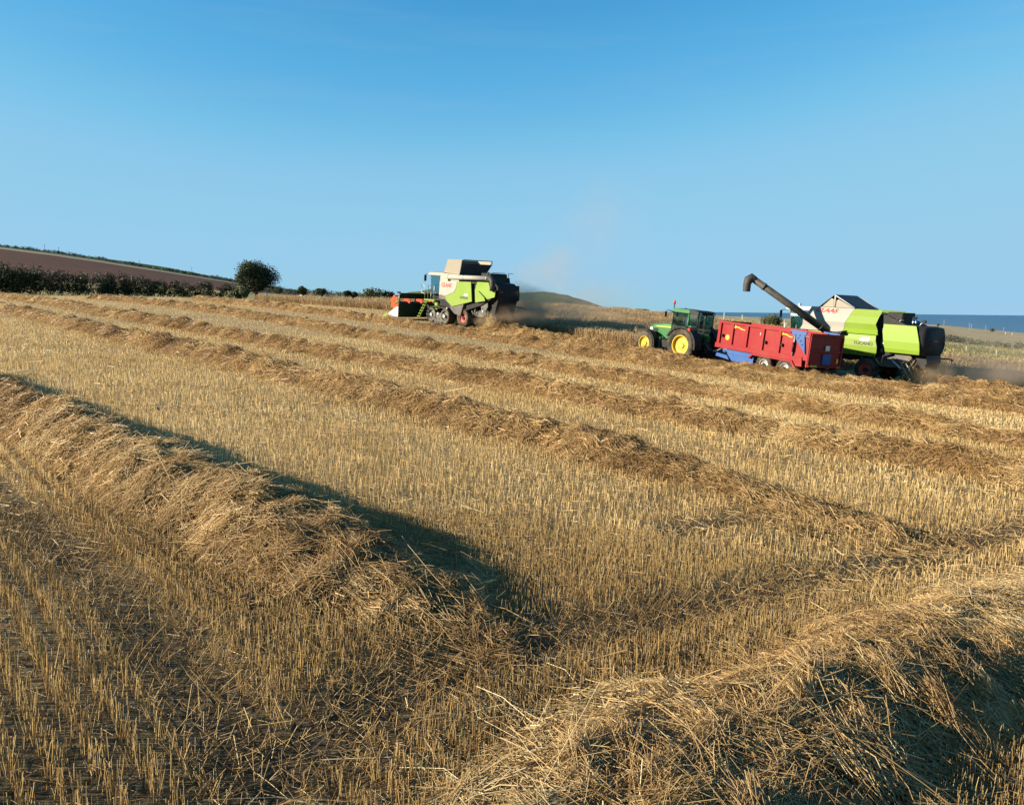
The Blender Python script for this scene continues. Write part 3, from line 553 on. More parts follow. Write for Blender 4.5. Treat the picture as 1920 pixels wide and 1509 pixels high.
# ------------------------------------------------------------------ shared machine parts
def ladder(parent, p0, p1, wvec, n, mat, name='ladder', r=.025):
    p0, p1, w = Vector(p0), Vector(p1), Vector(wvec); l = tube(name, parent, mat, [p0, p1], r, 6)
    tube('rail', l, mat, [p0+w, p1+w], r, 6)
    for k in range(n):
        q = p0+(p1-p0)*((k+.5)/n); c = q+w*.5; box('rung', l, mat, c.x-max(.06, abs(w.x)/2), c.x+max(.06, abs(w.x)/2), c.y-max(.06, abs(w.y)/2), c.y+max(.06, abs(w.y)/2), c.z-.02, c.z+.02, .005)
    return l
def header(parent, x0, half, mat_back, z0=.22):
    """cutting table with reel; x0 = rear of the table"""
    h = prism('header_table', parent, mat_back, [(x0, z0+.05), (x0, 1.20), (x0+.06, 1.20), (x0+.10, z0+.32), (x0+1.15, z0-.02), (x0+1.15, z0-.10), (x0+.1, z0-.04)], -half, half, .01)
    box('top_beam', h, mat_back, x0-.06, x0+.14, -half, half, 1.16, 1.28, .03)
    for y in np.linspace(-half+.05, half-.05, 5): box('back_post', h, mat_back, x0-.02, x0+.06, y-.04, y+.04, 1.2, 1.66, .01)
    box('back_rib', h, mat_back, x0-.10, x0-.003, -half+.02, half-.02, .62, .70, .01)
    prism('crop_guard', h, M['dgreen'], [(x0+.02, 1.62), (x0+.06, 1.62), (x0-.10, 2.06), (x0-.14, 2.06)], -half+.05, half-.05, .004)
    for s in (1, -1):
        prism('end_panel', h, M['cleanwhite'], [(x0-.02, z0), (x0-.02, 1.02), (x0+.28, .96), (x0+.95, .62), (x0+1.5, .34), (x0+1.52, z0), (x0+1.1, z0-.06)], s*half, s*(half+.05), .012)
        prism('crop_divider', h, M['lime'], [(x0+1.35, z0-.04), (x0+1.42, .46), (x0+1.75, .34), (x0+2.25, .12), (x0+1.8, .06)], s*(half-.02), s*(half+.09), .02)
        tube('reel_arm', h, M['lime'], [(x0+.05, s*(half-.1), 1.45), (x0+.75, s*(half-.08), 1.20)], .05, 8)
        box('marker_lamp', h, M['black'], x0-.12, x0+.10, s*half-.10, s*half+.16, 2.04, 2.14, .02)
        tube('lamp_post', h, M['lgrey'], [(x0-.02, s*half, 1.2), (x0-.02, s*half, 2.05)], .03, 6)
    rc = (x0+.80, 1.28); ax = tube('reel', h, M['black'], [(rc[0], -half+.12, rc[1]), (rc[0], half-.12, rc[1])], .09, 10)
    for j in range(6):
        t = j*math.pi/3+.3; q = (rc[0]+.52*math.cos(t), rc[1]+.52*math.sin(t)); tube('tine_bar', ax, M['black'], [(q[0], -half+.15, q[1]), (q[0], half-.15, q[1])], .025, 6)
        bm = bmesh.new()
        for y in np.arange(-half+.2, half-.15, .16): disc_y(bm, (q[0], y, q[1]-.14), .012, -.01, .01, 4)
        for v in list(bm.verts): v.co.z += .0
        for y in np.arange(-half+.2, half-.15, .16):
            a = [bm.verts.new((q[0]+dx, y+dy, q[1]+dz)) for dx, dy, dz in ((-.008, 0, 0), (.008, 0, 0), (.05, 0, -.24), (.035, 0, -.24))]; bm.faces.new(a)
        add_bm('tine_row', bm, M['lgrey'], ax)
    for y in np.linspace(-half+.14, half-.14, 6):
        t = [2*math.pi*k/6+.3 for k in range(6)]
        extrude('reel_spider', ax, M['orange'], [(rc[0]+.56*math.cos(a)*f, y-.02, rc[1]+.56*math.sin(a)*f) for b in t for a, f in ((b-.22, .95), (b, 1.04), (b+.22, .95), (b+.5236, .80))], (0, .04, 0))
    return h
def cab_combine(parent, xf, xr, hw, z0, z1, roofmat, pillar):
    """glazed cab: front xf, rear xr, half width hw"""
    c = prism('cab', parent, M['black'], [(xr, z0), (xr, z0+.25), (xf-.15, z0+.25), (xf-.30, z0)], -hw*.92, hw*.92, .03)
    prism('cab_roof', c, roofmat, [(xr-.05, z1), (xf+.28, z1-.03), (xf+.30, z1+.07), (xf-.1, z1+.20), (xr-.05, z1+.22)], -hw-.06, hw+.06, .05)
    for s in (1, -1):
        side_panel('side_pane', c, M['glass'], [(xr+.08, z0+.27), (xr+.08, z1-.02), (xf+.02, z1-.03), (xf-.10, z0+.28)], s*hw*.96, .02, 0)
        tube('pillar', c, pillar, [(xf-.12, s*hw*.93, z0+.2), (xf+.04, s*hw*.93, z1)], .035, 8); tube('pillar', c, pillar, [(xr+.04, s*hw*.93, z0+.2), (xr+.04, s*hw*.93, z1)], .05, 8)
    extrude('windscreen', c, M['glass'], [(xf-.13, -hw*.88, z0+.27), (xf-.13, hw*.88, z0+.27), (xf+.03, hw*.88, z1-.02), (xf+.03, -hw*.88, z1-.02)], (.02, 0, 0))
    box('seat', c, M['dgrey'], (xf+xr)/2-.45, (xf+xr)/2+.02, -.26, .26, z0+.26, z0+.62, .05); box('seat_back', c, M['dgrey'], (xf+xr)/2-.5, (xf+xr)/2-.36, -.25, .25, z0+.6, z0+1.2, .05)
    tube('steering_column', c, M['black'], [(xf-.32, 0, z0+.25), (xf-.5, 0, z0+.85)], .03, 6)
    return c
def mirror(parent, base, out, size=(.06, .22, .42), drop=.22):
    m = tube('mirror', parent, M['black'], [base, ((base[0]+out[0])/2, (base[1]+out[1])/2, max(base[2], out[2])+.03), out], .022, 6)
    box('mirror_head', m, M['black'], out[0]-size[0]/2, out[0]+size[0]/2, out[1]-size[1]/2, out[1]+size[1]/2, out[2]-drop-size[2]/2, out[2]-drop+size[2]/2, .02); return m
def rails(name, parent, mat, paths, r=.018):
    o = tube(name, parent, mat, paths[0], r, 6)
    for p in paths[1:]: tube('rail', o, mat, p, r, 6)
    return o
# ------------------------------------------------------------------ combine on tracks
PL = pose(850, 600, 62, -41)
LX = root('combine_harvester', PL, 'tracked lime and white combine cutting barley, grain tank walls raised', 'combine')
def lx(pts, y=1.62):      # outline points read off the left flank
    return [on_side(PL, 700+a/6, 460+b/6, y) for a, b in pts]
for s in (1, -1):
    wp = side_panel('white_side_panel', LX, M['white'], lx([(748,398),(942,408),(933,470),(907,525),(862,547),(803,569),(765,556),(738,557)]), s*1.62, .07, .02)
    gp = side_panel('green_side_panel', LX, M['lime'], lx([(945,408),(1097,413),(1106,632),(1000,660),(886,686),(832,630),(806,571),(864,550),(910,528),(936,472)]), s*1.62, .07, .02)
    rp = [on_side(PL, 700+a/6, 460+b/6, 1.45) for a, b in [(1176,412),(1312,420),(1330,478),(1398,513),(1386,588),(1232,627),(1152,642),(1148,505)]]
    ty = lambda x: 1.50-.16*max(0, (-4.6-x)/2.0)
    rx = lambda x: x+.35*max(0, (-4.6-x)/2.0)
    extrude('rear_green_panel', LX, M['lime_bright'], [(rx(x), s*ty(x)*(1 if s > 0 else .6), z) for x, z in rp], (0, -s*.06, 0), .012)
    fl = [on_side(PL, 700+a/6, 460+b/6, 1.56) for a, b in [(1148,508),(1180,512),(1247,590),(1256,627),(1152,641)]]
    side_panel('service_flap', LX, M['lime'], fl, s*1.56, .05, .012)
    side_panel('wheel_arch', LX, M['mgrey'], lx([(736,558),(765,558),(803,572),(830,634),(884,689),(1008,664),(972,792),(905,768),(868,720),(850,660),(800,610),(735,600)], 1.60), s*1.56, .30, .02)
    if s == 1:
        X = lx([(762,462)], 1.63)[0]; text('brand_lettering', wp, M['logo_red'], 'CLAAS', .40, (X[0], 1.625, X[1]), (-1, 0, 0), (0, 0, 1), .25, .006, 1.05, .012)
        X = lx([(1018,572)], 1.63)[0]; text('model_number', gp, M['logo_white'], '670', .26, (X[0], 1.625, X[1]), (-1, 0, 0), (0, 0, 1), .2, .006, 1.05, .008)
        X = lx([(972,598)], 1.63)[0]; text('model_name', gp, M['logo_black'], 'LEXION', .25, (X[0], 1.625, X[1]), (-1, 0, 0), (0, 0, 1), .1, .006, 1.05, .004)
prism('body', LX, M['dgrey'], [(.1, 1.2), (.1, 3.2), (-5.9, 3.2), (-6.0, 2.2), (-4.9, 1.7), (-3.2, 1.2), (-1.2, 1.0)], -1.35, 1.35, .04)
prism('upper_body', LX, M['white'], [(.05, 3.2), (.05, 3.70), (-.35, 3.78), (-2.2, 3.74), (-2.3, 3.2)], -1.38, 1.38, .04)
hd = prism('straw_hood', LX, M['dgrey'], [(-4.6, 3.18), (-5.4, 3.38), (-5.95, 3.34), (-6.28, 3.12), (-6.42, 2.5), (-6.32, 2.05), (-6.05, 1.1), (-5.4, 1.0), (-4.8, 1.5)], -.82, .98, .09)
box('tail_lamp', hd, M['lamp_red'], -6.42, -6.34, .62, .82, 2.72, 2.80, .01); box('tail_lamp', hd, M['lamp_red'], -6.42, -6.34, -.68, -.48, 2.72, 2.80, .01)
box('hood_crease', hd, M['black'], -6.43, -6.36, -.75, .9, 2.38, 2.42, .01)
prism('straw_chopper', LX, M['dgrey'], [(-5.5, 1.15), (-6.1, 1.15), (-6.35, .75), (-6.0, .60), (-5.45, .75)], -.95, .95, .04)
tube('spreader_arm', LX, M['black'], [(-6.1, -.5, 1.75), (-6.3, -1.3, 1.68), (-6.4, -1.65, 1.60), (-6.4, -1.70, 1.45)], .045, 8)
dk = prism('engine_deck', LX, M['dgreen'], [(-2.7, 3.2), (-2.7, 3.62), (-3.4, 3.72), (-5.0, 3.72), (-5.15, 3.2)], -1.15, 1.15, .05)
prism('air_intake', dk, M['dgrey'], [(-3.9, 3.6), (-3.9, 3.98), (-4.9, 3.98), (-5.0, 3.6)], -.95, .6, .06)
rails('deck_railing', LX, M['black'], [[(-5.15, .95, 3.3), (-5.15, .95, 4.05), (-5.6, .95, 4.05), (-5.6, .95, 3.3)], [(-5.15, .95, 3.7), (-5.6, .95, 3.7)], [(-5.6, .95, 4.05), (-5.6, -.2, 4.05)], [(-5.15, -.9, 3.3), (-5.15, -.9, 4.05), (-5.6, -.9, 4.05)]], .022)
tube('exhaust', LX, M['black'], [(-3.6, -.2, 3.6), (-3.6, -.2, 3.9), (-3.75, -.2, 4.0)], .07, 10)
# grain tank extension
def lxp(a, b, y): x, z = on_side(PL, 700+a/6, 460+b/6, y); return (x, y, z)
tl, tr, br, bl = lxp(842, 158, 1.42), lxp(998, 162, 1.42), lxp(967, 330, 1.22), lxp(797, 305, 1.22)
gt = extrude('grain_tank_wall', LX, M['canvas'], [tl, tr, br, bl], (0, -.04, 0), .008)
mir = lambda p, k=-1: (p[0], k*p[1], p[2])
extrude('right_wall', gt, M['canvas'], [mir(tl), mir(tr), mir(br), mir(bl)], (0, .04, 0), .008)
low = lambda p: (p[0]+.03, p[1], p[2]-.26)
extrude('rear_wall', gt, M['tankgrey'], [low(tr), low(mir(tr)), mir(br), br], (-.04, 0, 0), .006)
extrude('front_wall', gt, M['canvas'], [tl, mir(tl), mir(bl), bl], (.04, 0, 0), .006)
rails('tank_frame', gt, M['dgrey'], [[(tr[0], 1.30, tr[2]-.30), (tr[0]-.03, 1.30, tr[2]), (tr[0]-.03, -1.40, tr[2]), (tr[0], -1.40, tr[2]-.3)], [(tr[0], 0, tr[2]-.3), (tr[0]-.03, 0, tr[2])]], .03)
box('tank_collar', gt, M['dgrey'], br[0]-.1, bl[0]+.1, -1.2, 1.2, 3.60, 3.80, .03)
# unloading auger folded back
A0 = lxp(842, 356, 1.42); A1 = lxp(1292, 374, 1.42)
ag = tube('unloading_auger', LX, M['white'], [A0, A1], .17, 14); d_ = (Vector(A1)-Vector(A0)).normalized()
for f in (.02, .42, .98): c = Vector(A0).lerp(Vector(A1), f); tube('clamp_band', ag, M['lgrey'], [c-d_*.03, c+d_*.03], .185, 14)
tube('auger_spout', ag, M['auger'], [A1, (A1[0]-.30, 1.42, A1[2]-.01), (A1[0]-.48, 1.44, A1[2]-.16), (A1[0]-.55, 1.45, A1[2]-.45), (A1[0]-.54, 1.45, A1[2]-.84)], [.185, .19, .20, .20, .18], 14)
loft('auger_turret', ag, M['white'], [[(A0[0]+.05+dx, 1.42+dy, z) for dx, dy in ((.26, .14), (-.22, .14), (-.22, -.5), (.26, -.5))] for z in (3.22, 3.62)], smooth=False, bev=.03)
for k in range(9): box('vent_slat', LX, M['mgrey'], -4.62, -4.08, 1.355, 1.385, 2.15+k*.11, 2.19+k*.11, .006)
# cab, platform, ladder
cb = cab_combine(LX, 1.85, .10, 1.0, 1.75, 3.58, M['white'], M['mgrey'])
prism('visor', cb, M['black'], [(1.7, 3.60), (2.25, 3.52), (2.30, 3.62), (1.9, 3.78), (1.6, 3.80)], -.95, .95, .03)
mirror(LX, (2.1, .9, 3.60), (2.35, 1.15, 3.58), (.08, .20, .48), .28); mirror(LX, (2.1, -.9, 3.60), (2.35, -1.25, 3.58), (.08, .20, .48), .28)
box('platform', LX, M['lime'], .2, 1.55, 1.0, 1.75, 1.62, 1.74, .02)
rails('platform_railing', LX, M['lgrey'], [[(1.5, 1.72, 1.7), (1.5, 1.72, 2.7), (2.0, 1.72, 2.85), (2.15, 1.6, 2.75), (2.15, 1.6, 2.2), (1.5, 1.72, 2.1)], [(.3, 1.72, 1.7), (.3, 1.72, 2.75), (1.1, 1.72, 2.8), (1.1, 1.72, 1.7)], [(.7, 1.72, 1.7), (.7, 1.72, 2.35)]], .022)
ladder(LX, (1.35, 1.75, 1.60), (1.75, 2.15, .30), (-.38, .10, 0), 6, M['lime'])
# feeder house and header
prism('feeder_house', LX, M['dgreen'], [(.3, .95), (.3, 1.75), (1.2, 1.70), (3.1, 1.05), (3.1, .40), (1.6, .5)], -.75, .75, .04)
header(LX, 3.05, 3.05, M['dgreen'])
box('shield', LX, M['lime'], .10, .52, 1.36, 1.50, 1.0, 1.62, .06)
# tracks and rear wheels
def track_unit(s):
    y0, y1 = s*1.02, s*1.70; xs = (.62, -1.06); zc = .62; R = .60; pts = []
    for k in range(13): t = -math.pi/2+math.pi*k/12; pts.append((xs[0]+R*math.cos(t), zc+R*math.sin(t)))
    pts += [(-.2, zc+R+.10)]
    for k in range(13): t = math.pi/2+math.pi*k/12; pts.append((xs[1]+R*math.cos(t), zc+R*math.sin(t)))
    inner = [((x-(-.22))*.93-.22, (z-zc)*.90+zc) for x, z in pts]; n = len(pts)
    bm = bmesh.new(); q = [[bm.verts.new((x, y, z)) for x, z in P] for P, y in ((pts, y0), (pts, y1), (inner, y1), (inner, y0))]
    for a in range(4):
        for i in range(n): bm.faces.new((q[a][i], q[a][(i+1) % n], q[(a+1) % 4][(i+1) % n], q[(a+1) % 4][i]))
    tr_ = add_bm('track', LX, None, None) if False else add_bm('track', bm, M['rubber'], LX)
    for i in range(0, n):        # grousers
        x, z = pts[i]; x2, z2 = pts[(i+1) % n]; L = math.hypot(x2-x, z2-z)
        for f in ([.0] if L < .25 else list(np.linspace(0, .85, max(2, int(L/.17))))):
            cx, cz = x+(x2-x)*f, z+(z2-z)*f; a = math.atan2(cz-zc, cx+.22) if L < .25 else (math.pi/2 if cz > zc else -math.pi/2)
            box('tread_bar', tr_, M['rubber'], cx-.045, cx+.045, min(y0, y1)+.02, max(y0, y1)-.02, cz-.03, cz+.03, 0, ('Y', -a+math.pi/2))
    for xc in xs:
        w = ring_y('idler_wheel', tr_, M['mgrey'], [(.50, -.28), (.50, .30), (.40, .30), (.30, .16), (.12, .20), (.05, .22), (.05, -.28)], (xc, s*1.36, zc) if s > 0 else (xc, s*1.36, zc), 24, False)
        bm = bmesh.new(); disc_y(bm, (xc, s*1.36, zc), .13, s*.10, s*.36, 14); add_bm('hub', bm, M['lgrey'], w)
    for xc in (.10, -.22, -.54):
        bm = bmesh.new(); disc_y(bm, (xc, s*1.36, .24), .17, -.26, .28, 16); add_bm('roller', bm, M['mgrey'], tr_)
    prism('track_frame', tr_, M['mgrey'], [(.45, .5), (.45, .78), (-.9, .80), (-.9, .5), (-.2, .36)], s*1.15, s*1.62, .03)
    bm = bmesh.new(); disc_y(bm, (-.22, s*1.62, .74), .10, -.03, .05, 12); add_bm('drive_cap', bm, M['cleanwhite'], tr_)
for s in (1, -1): track_unit(s)
for s in (1, -1):
    wheel(LX, (-2.98, s*1.20, .66), .68, .36, .50, M['redrim'], s, 18, .12)
box('rear_axle', LX, M['dgrey'], -3.15, -2.8, -1.1, 1.1, .58, .80, .03)
side_panel('side_shield', LX, M['mgrey'], lx([(1160,645),(1285,640),(1288,690),(1262,738),(1235,715)], 1.25), 1.25, .05, .02)
prism('sieve_box', LX, M['mgrey'], [(-3.3, 1.25), (-5.2, 1.55), (-5.4, 1.2), (-4.6, .85), (-3.4, .85)], -.9, .9, .03)
for k, (x0, z0, x1, z1) in enumerate([(-3.5, 1.5, -3.8, .95), (-4.1, 1.55, -3.9, 1.0), (-4.7, 1.6, -5.1, .95), (-5.2, 1.75, -4.9, 1.05)]): tube('strut', LX, M['lgrey'], [(x0, 1.1, z0), (x1, 1.1, z1)], .035, 6)
box('work_lamp', LX, M['lamp_white'], -1.35, -1.22, 1.58, 1.66, 1.12, 1.28, .02)
prism('spreader_vane', LX, M['lime'], [(-5.2, .85), (-5.65, .55), (-5.75, .25), (-5.3, .35)], .75, .95, .02)
# ------------------------------------------------------------------ unloading combine on wheels
PT = pose(1640, 719, 44, -38)
TU = root('combine_harvester', PT, 'white and lime combine with auger raised, unloading grain into red trailer', 'combine')
prof = [(3.80, 1.20), (3.42, 1.42), (3.04, 1.58), (2.74, 1.50), (2.50, 1.72)]       # (z, y) creases of the upper flank, top to bottom
lowp = [(2.49, 1.60), (2.20, 1.66), (1.86, 1.66), (1.58, 1.60), (1.34, 1.45)]
def flank(name, mat, xs_by_z, prof, s, parent, th=.05):
    """creased panel: for each crease level the front and rear x"""
    bm = bmesh.new(); O = []; I = []
    for (z, y), (xa, xb) in zip(prof, xs_by_z):
        O.append([bm.verts.new((xa+(xb-xa)*f, s*y, z)) for f in (0, .5, 1)]); I.append([bm.verts.new((xa+(xb-xa)*f, s*(y-th), z)) for f in (0, .5, 1)])
    for G in (O, I):
        for i in range(len(G)-1):
            for j in range(2): bm.faces.new((G[i][j], G[i][j+1], G[i+1][j+1], G[i+1][j]))
    for j in range(2):
        bm.faces.new((O[0][j], O[0][j+1], I[0][j+1], I[0][j])); bm.faces.new((O[-1][j], O[-1][j+1], I[-1][j+1], I[-1][j]))
    for i in range(len(O)-1):
        for j in (0, 2): bm.faces.new((O[i][j], O[i+1][j], I[i+1][j], I[i][j]))
    return add_bm(name, bm, mat, parent, .006)
for s in (1, -1):
    wp = flank('white_side_panel', M['white'], [(3.55, .98), (3.66, 1.10), (3.78, 1.24), (3.84, 1.30), (3.84, 1.26)], prof, s, TU)
    gp = flank('green_side_panel', M['lime'], [(.965, -.62), (1.085, -.55), (1.225, -.50), (1.285, -.60)], prof[:4], s, TU)
    flank('green_ledge', M['lime_bright'], [(1.285, -.60), (1.245, -.74)], prof[3:5], s, TU)  # upward-facing strip: its extra light is put into a brighter lime
    lp = flank('lower_green_panel', M['lime'], [(3.4, -.60), (3.2, -.64), (3.0, -.74), (2.4, -.72), (1.3, -.58)], lowp, s, TU)
    if s == 1: hp = flank('rear_green_panel', M['lime_bright'], [(-.84, -2.54), (-.88, -2.72), (-.98, -2.86), (-1.08, -2.90), (-1.10, -2.88)], [(3.10, 1.38), (2.70, 1.50), (2.25, 1.53), (1.86, 1.50), (1.66, 1.44)], s, TU)
    if s == 1:
        text('brand_lettering', wp, M['logo_red'], 'CLAAS', .33, (3.22, 1.36, 3.53), (-1, 0, 0), (0, -.58, 1), .28, .006, 1.33, .012)
        text('model_number', lp, M['logo_white'], '450', .29, (.28, 1.668, 2.14), (-1, 0, 0), (0, -.12, 1), .25, .006, 1.25, .008)
        text('model_name', lp, M['logo_black'], 'TUCANO', .23, (.58, 1.672, 1.93), (-1, 0, 0), (0, -.05, 1), .05, .006, 1.1, .006)
prism('body', TU, M['dgrey'], [(3.6, 1.3), (3.6, 3.55), (.9, 3.7), (-.9, 3.55), (-2.3, 2.95), (-2.3, 1.9), (-.8, 1.35), (1.0, 1.0)], -1.16, 1.16, .04)
box('tank_top', TU, M['white'], .85, 3.52, -1.22, 1.22, 3.68, 3.80, .03)
# folding grain tank lid: ridge runs across the machine, canvas gables either side
rg = 4.52; xf_, xm_, xb_ = 3.05, 2.22, .92
ld = extrude('tank_lid', TU, M['tankgrey'], [(xm_, -1.18, rg), (xm_, 1.18, rg), (xb_, 1.26, 3.82), (xb_, -1.26, 3.82)], (-.03, 0, -.05), .006)
extrude('front_lid', ld, M['dgrey'], [(xm_+.01, -1.18, rg), (xm_+.01, 1.18, rg), (xf_, 1.26, 3.82), (xf_, -1.26, 3.82)], (.03, 0, -.05), .006)
for s in (1, -1):
    for tri in ([(xf_-.08, 3.82), (xm_+.22, 4.32), (xm_+.06, 4.26), (xm_+.02, 3.82)], [(xm_-.10, 3.82), (xm_-.12, 4.20), (xm_-.24, 4.26), (xb_+.10, 3.82)]):
        side_panel('gable_canvas', ld, M['canvas'], tri, s*1.16, .02, 0)
    tube('lid_edge', ld, M['cleanwhite'], [(xm_, s*1.19, rg-.03), (xb_+.02, s*1.26, 3.85)], .03, 6); tube('gable_post', ld, M['cleanwhite'], [(xm_-.03, s*1.17, rg-.05), (xm_-.05, s*1.17, 3.82)], .05, 6)
# auger
B0 = Vector((2.05, 1.55, 2.36)); B1 = Vector((5.22, 4.62, 5.14)); dv = (B1-B0).normalized()
ag = tube('unloading_auger', TU, M['auger'], [B0, B1], [.20, .185], 16)
hz = Vector((dv.x, dv.y, 0)).normalized()
tube('auger_spout', ag, M['auger'], [B1-dv*.10, B1+dv*.10+Vector((0, 0, .02)), B1+hz*.24+Vector((0, 0, -.06)), B1+hz*.30+Vector((0, 0, -.30)), B1+hz*.30+Vector((0, 0, -.72))], [.20, .235, .26, .215, .20], 16, caps=False)
ring_mat = M['lgrey']
for f in (.12, .86): c = B0.lerp(B1, f); tube('clamp_band', ag, M['auger'], [c-dv*.04, c+dv*.04], .215, 16)
extrude('auger_cradle', TU, M['dgrey'], [(2.6, 1.5, 2.15), (2.6, 1.95, 2.28), (1.15, 1.98, 2.55), (1.0, 1.74, 2.62), (1.0, 1.55, 2.5)], (0, 0, -.10), .02)
loft('auger_elbow', ag, M['auger'], [[(B0.x+.26*math.cos(t)+.05*k, B0.y-.12+.26*math.sin(t), 1.9+.18*k) for t in [2*math.pi*j/12 for j in range(12)]] for k in range(4)])
# cab
cb = cab_combine(TU, 5.05, 3.62, .95, 1.75, 3.55, M['cleanwhite'], M['mgrey'])
bm = bmesh.new(); disc_y(bm, (4.75, .55, 3.86), .07, -.07, .07, 10); add_bm('beacon', bm, M['cleanwhite'], cb)
mirror(TU, (5.2, .9, 3.5), (5.45, 1.3, 3.48)); mirror(TU, (5.2, -.9, 3.5), (5.45, -1.3, 3.48))
rails('cab_railing', TU, M['lgrey'], [[(4.9, 1.62, 1.7), (4.9, 1.62, 2.75), (4.5, 1.62, 2.8), (4.5, 1.62, 1.7)], [(4.15, 1.62, 1.7), (4.15, 1.62, 2.7)]], .024)
box('platform', TU, M['mgrey'], 3.7, 5.0, .95, 1.66, 1.60, 1.72, .02); ladder(TU, (4.95, 1.66, 1.6), (5.2, 1.9, .4), (-.38, .05, 0), 5, M['lgrey'])
# engine bay, exhausts, rear hood
eb = prism('engine_bay', TU, M['black'], [(-.75, 3.0), (-.72, 3.74), (-1.42, 3.70), (-1.42, 3.0)], -.55, .75, .02)
prism('fan_housing', eb, M['dgrey'], [(-.8, 3.05), (-.78, 3.70), (-1.55, 3.68), (-1.58, 3.40), (-1.2, 3.36), (-1.15, 3.05)], .78, 1.0, .03)
for k, x in enumerate((-.95, -1.15, -1.38)): tube('hose', eb, M['lgrey'], [(x, .92, 3.02), (x-.05, 1.08, 3.2), (x-.16, 1.06, 3.32), (x-.22, .9, 3.34)], .06, 8)
box('radiator_screen', eb, M['dgrey'], -1.60, -1.54, -.35, .98, 3.05, 3.74, .02)
for y in (.55, .25):
    e = tube('exhaust', TU, M['chrome'], [(-1.95, y, 3.02), (-1.95, y, 3.46)], .055, 10); tube('tail_pipe', e, M['black'], [(-1.95, y, 3.44), (-1.95, y, 3.50), (-2.0, y, 3.54)], .05, 10)
ys_ = lambda y: y if y > 0 else y*.72
hd = loft('straw_hood', TU, M['dgrey'], [[(x, ys_(y)*k, z) for y, z in ((1.45, 1.75), (1.50, 2.2), (1.45, 2.75), (1.30, 3.10), (-1.30, 3.10), (-1.45, 2.75), (-1.50, 2.2), (-1.45, 1.75), (-1.1, 1.55), (1.1, 1.55))] for x, k in ((-1.2, .95), (-2.5, .97))]+[[(-2.82-.10*(1-abs(z-2.3)), ys_(y)*.95, 2.32+(z-2.32)*.97) for y, z in ((1.45, 1.75), (1.50, 2.2), (1.45, 2.75), (1.25, 3.08), (-1.25, 3.08), (-1.45, 2.75), (-1.50, 2.2), (-1.45, 1.75), (-1.1, 1.55), (1.1, 1.55))]]+[[(-2.95-.1*(1-abs(z-2.3)), ys_(y)*.88, 2.32+(z-2.32)*.93) for y, z in ((1.45, 1.75), (1.50, 2.2), (1.45, 2.75), (1.25, 3.08), (-1.25, 3.08), (-1.45, 2.75), (-1.50, 2.2), (-1.45, 1.75), (-1.1, 1.55), (1.1, 1.55))]], smooth=True)
prism('hood_skirt', hd, M['black'], [(-2.2, 1.7), (-2.95, 1.75), (-3.05, 1.25), (-2.85, .85), (-2.5, .95)], -.75, .85, .04)
for y in (.45, .2): box('tail_lamp', hd, M['lamp_red'], -3.14, -3.08, y-.05, y+.05, 2.32, 2.42, .01)
bm = bmesh.new(); disc_y(bm, (-2.55, .6, 3.34), .10, -.06, .06, 12); disc_y(bm, (-2.9, -.2, 3.22), .06, -.05, .05, 8); add_bm('rear_camera', bm, M['dgrey'], hd)
tube('lamp_bracket', hd, M['lgrey'], [(-2.35, .6, 3.06), (-2.38, .6, 3.22), (-2.55, .6, 3.28)], .03, 6); tube('lamp_bracket', hd, M['lgrey'], [(-2.9, -.2, 3.02), (-2.9, -.2, 3.2)], .025, 6)
tube('spreader_arm', TU, M['black'], [(-2.9, -.9, 1.45), (-3.05, -1.7, 1.42), (-3.05, -2.0, 1.38), (-3.05, -2.02, 1.28)], .045, 8)
for x, z, r in ((-.86, 2.75, .16), (-.92, 2.1, .22), (-.80, 1.7, .12)):
    bm = bmesh.new(); disc_y(bm, (x, 1.17, z), r, -.02, .06, 18); pu = add_bm('pulley', bm, M['mgrey'], TU); bm = bmesh.new(); disc_y(bm, (x, 1.17, z), r*.35, .05, .09, 10); add_bm('hub', bm, M['lgrey'], pu)
tube('drive_belt', TU, M['black'], [(-.72, 1.22, 2.8), (-.70, 1.22, 2.1), (-.70, 1.22, 1.66)], .02, 5); tube('drive_belt', TU, M['black'], [(-1.01, 1.22, 2.8), (-1.13, 1.22, 2.1), (-.91, 1.22, 1.66)], .02, 5)
# underside
prism('sieve_box', TU, M['mgrey'], [(.6, 1.2), (-1.9, 1.55), (-2.5, 1.35), (-2.3, .95), (-1.4, .85), (.4, .8)], -.95, .95, .03)
side_panel('chopper_plate', TU, M['mgrey'], [(-1.45, 1.62), (-2.25, 1.62), (-2.40, 1.45), (-2.12, 1.05), (-1.85, 1.0), (-1.6, 1.25)], 1.12, .05, .02)
tube('straw_deflector', TU, M['cleanwhite'], [(-1.45, 1.22, 1.22), (-1.95, 1.24, .85)], .05, 6)
for x0, z0, x1, z1 in [(-.3, 1.45, -.75, .95), (-.9, 1.5, -.8, .9), (-2.1, 1.2, -2.75, .35), (-1.9, 1.1, -2.45, .3), (.3, 1.3, .15, .85)]: tube('strut', TU, M['lgrey'], [(x0, 1.16, z0), (x1, 1.16, z1)], .03, 6)
side_panel('axle_plate', TU, M['mgrey'], [(.2, 1.45), (-.75, 1.55), (-.6, 1.05), (-.1, 1.0)], 1.10, .05, .02)
for s in (1, -1):
    wheel(TU, (-.10, s*1.18, .60), .62, .34, .46, M['redrim'], s, 18, .12); wheel(TU, (3.75, s*1.35, .85), .90, .45, .70, M['redrim'], s, 20, .15)
box('rear_axle', TU, M['dgrey'], -.25, .08, -1.1, 1.1, .50, .72, .03); box('front_axle', TU, M['dgrey'], 3.5, 4.0, -1.1, 1.1, .65, 1.05, .03)
prism('feeder_house', TU, M['dgreen'], [(3.9, .95), (3.9, 1.7), (4.6, 1.65), (6.4, 1.0), (6.4, .40), (5.0, .5)], -.7, .7, .04)
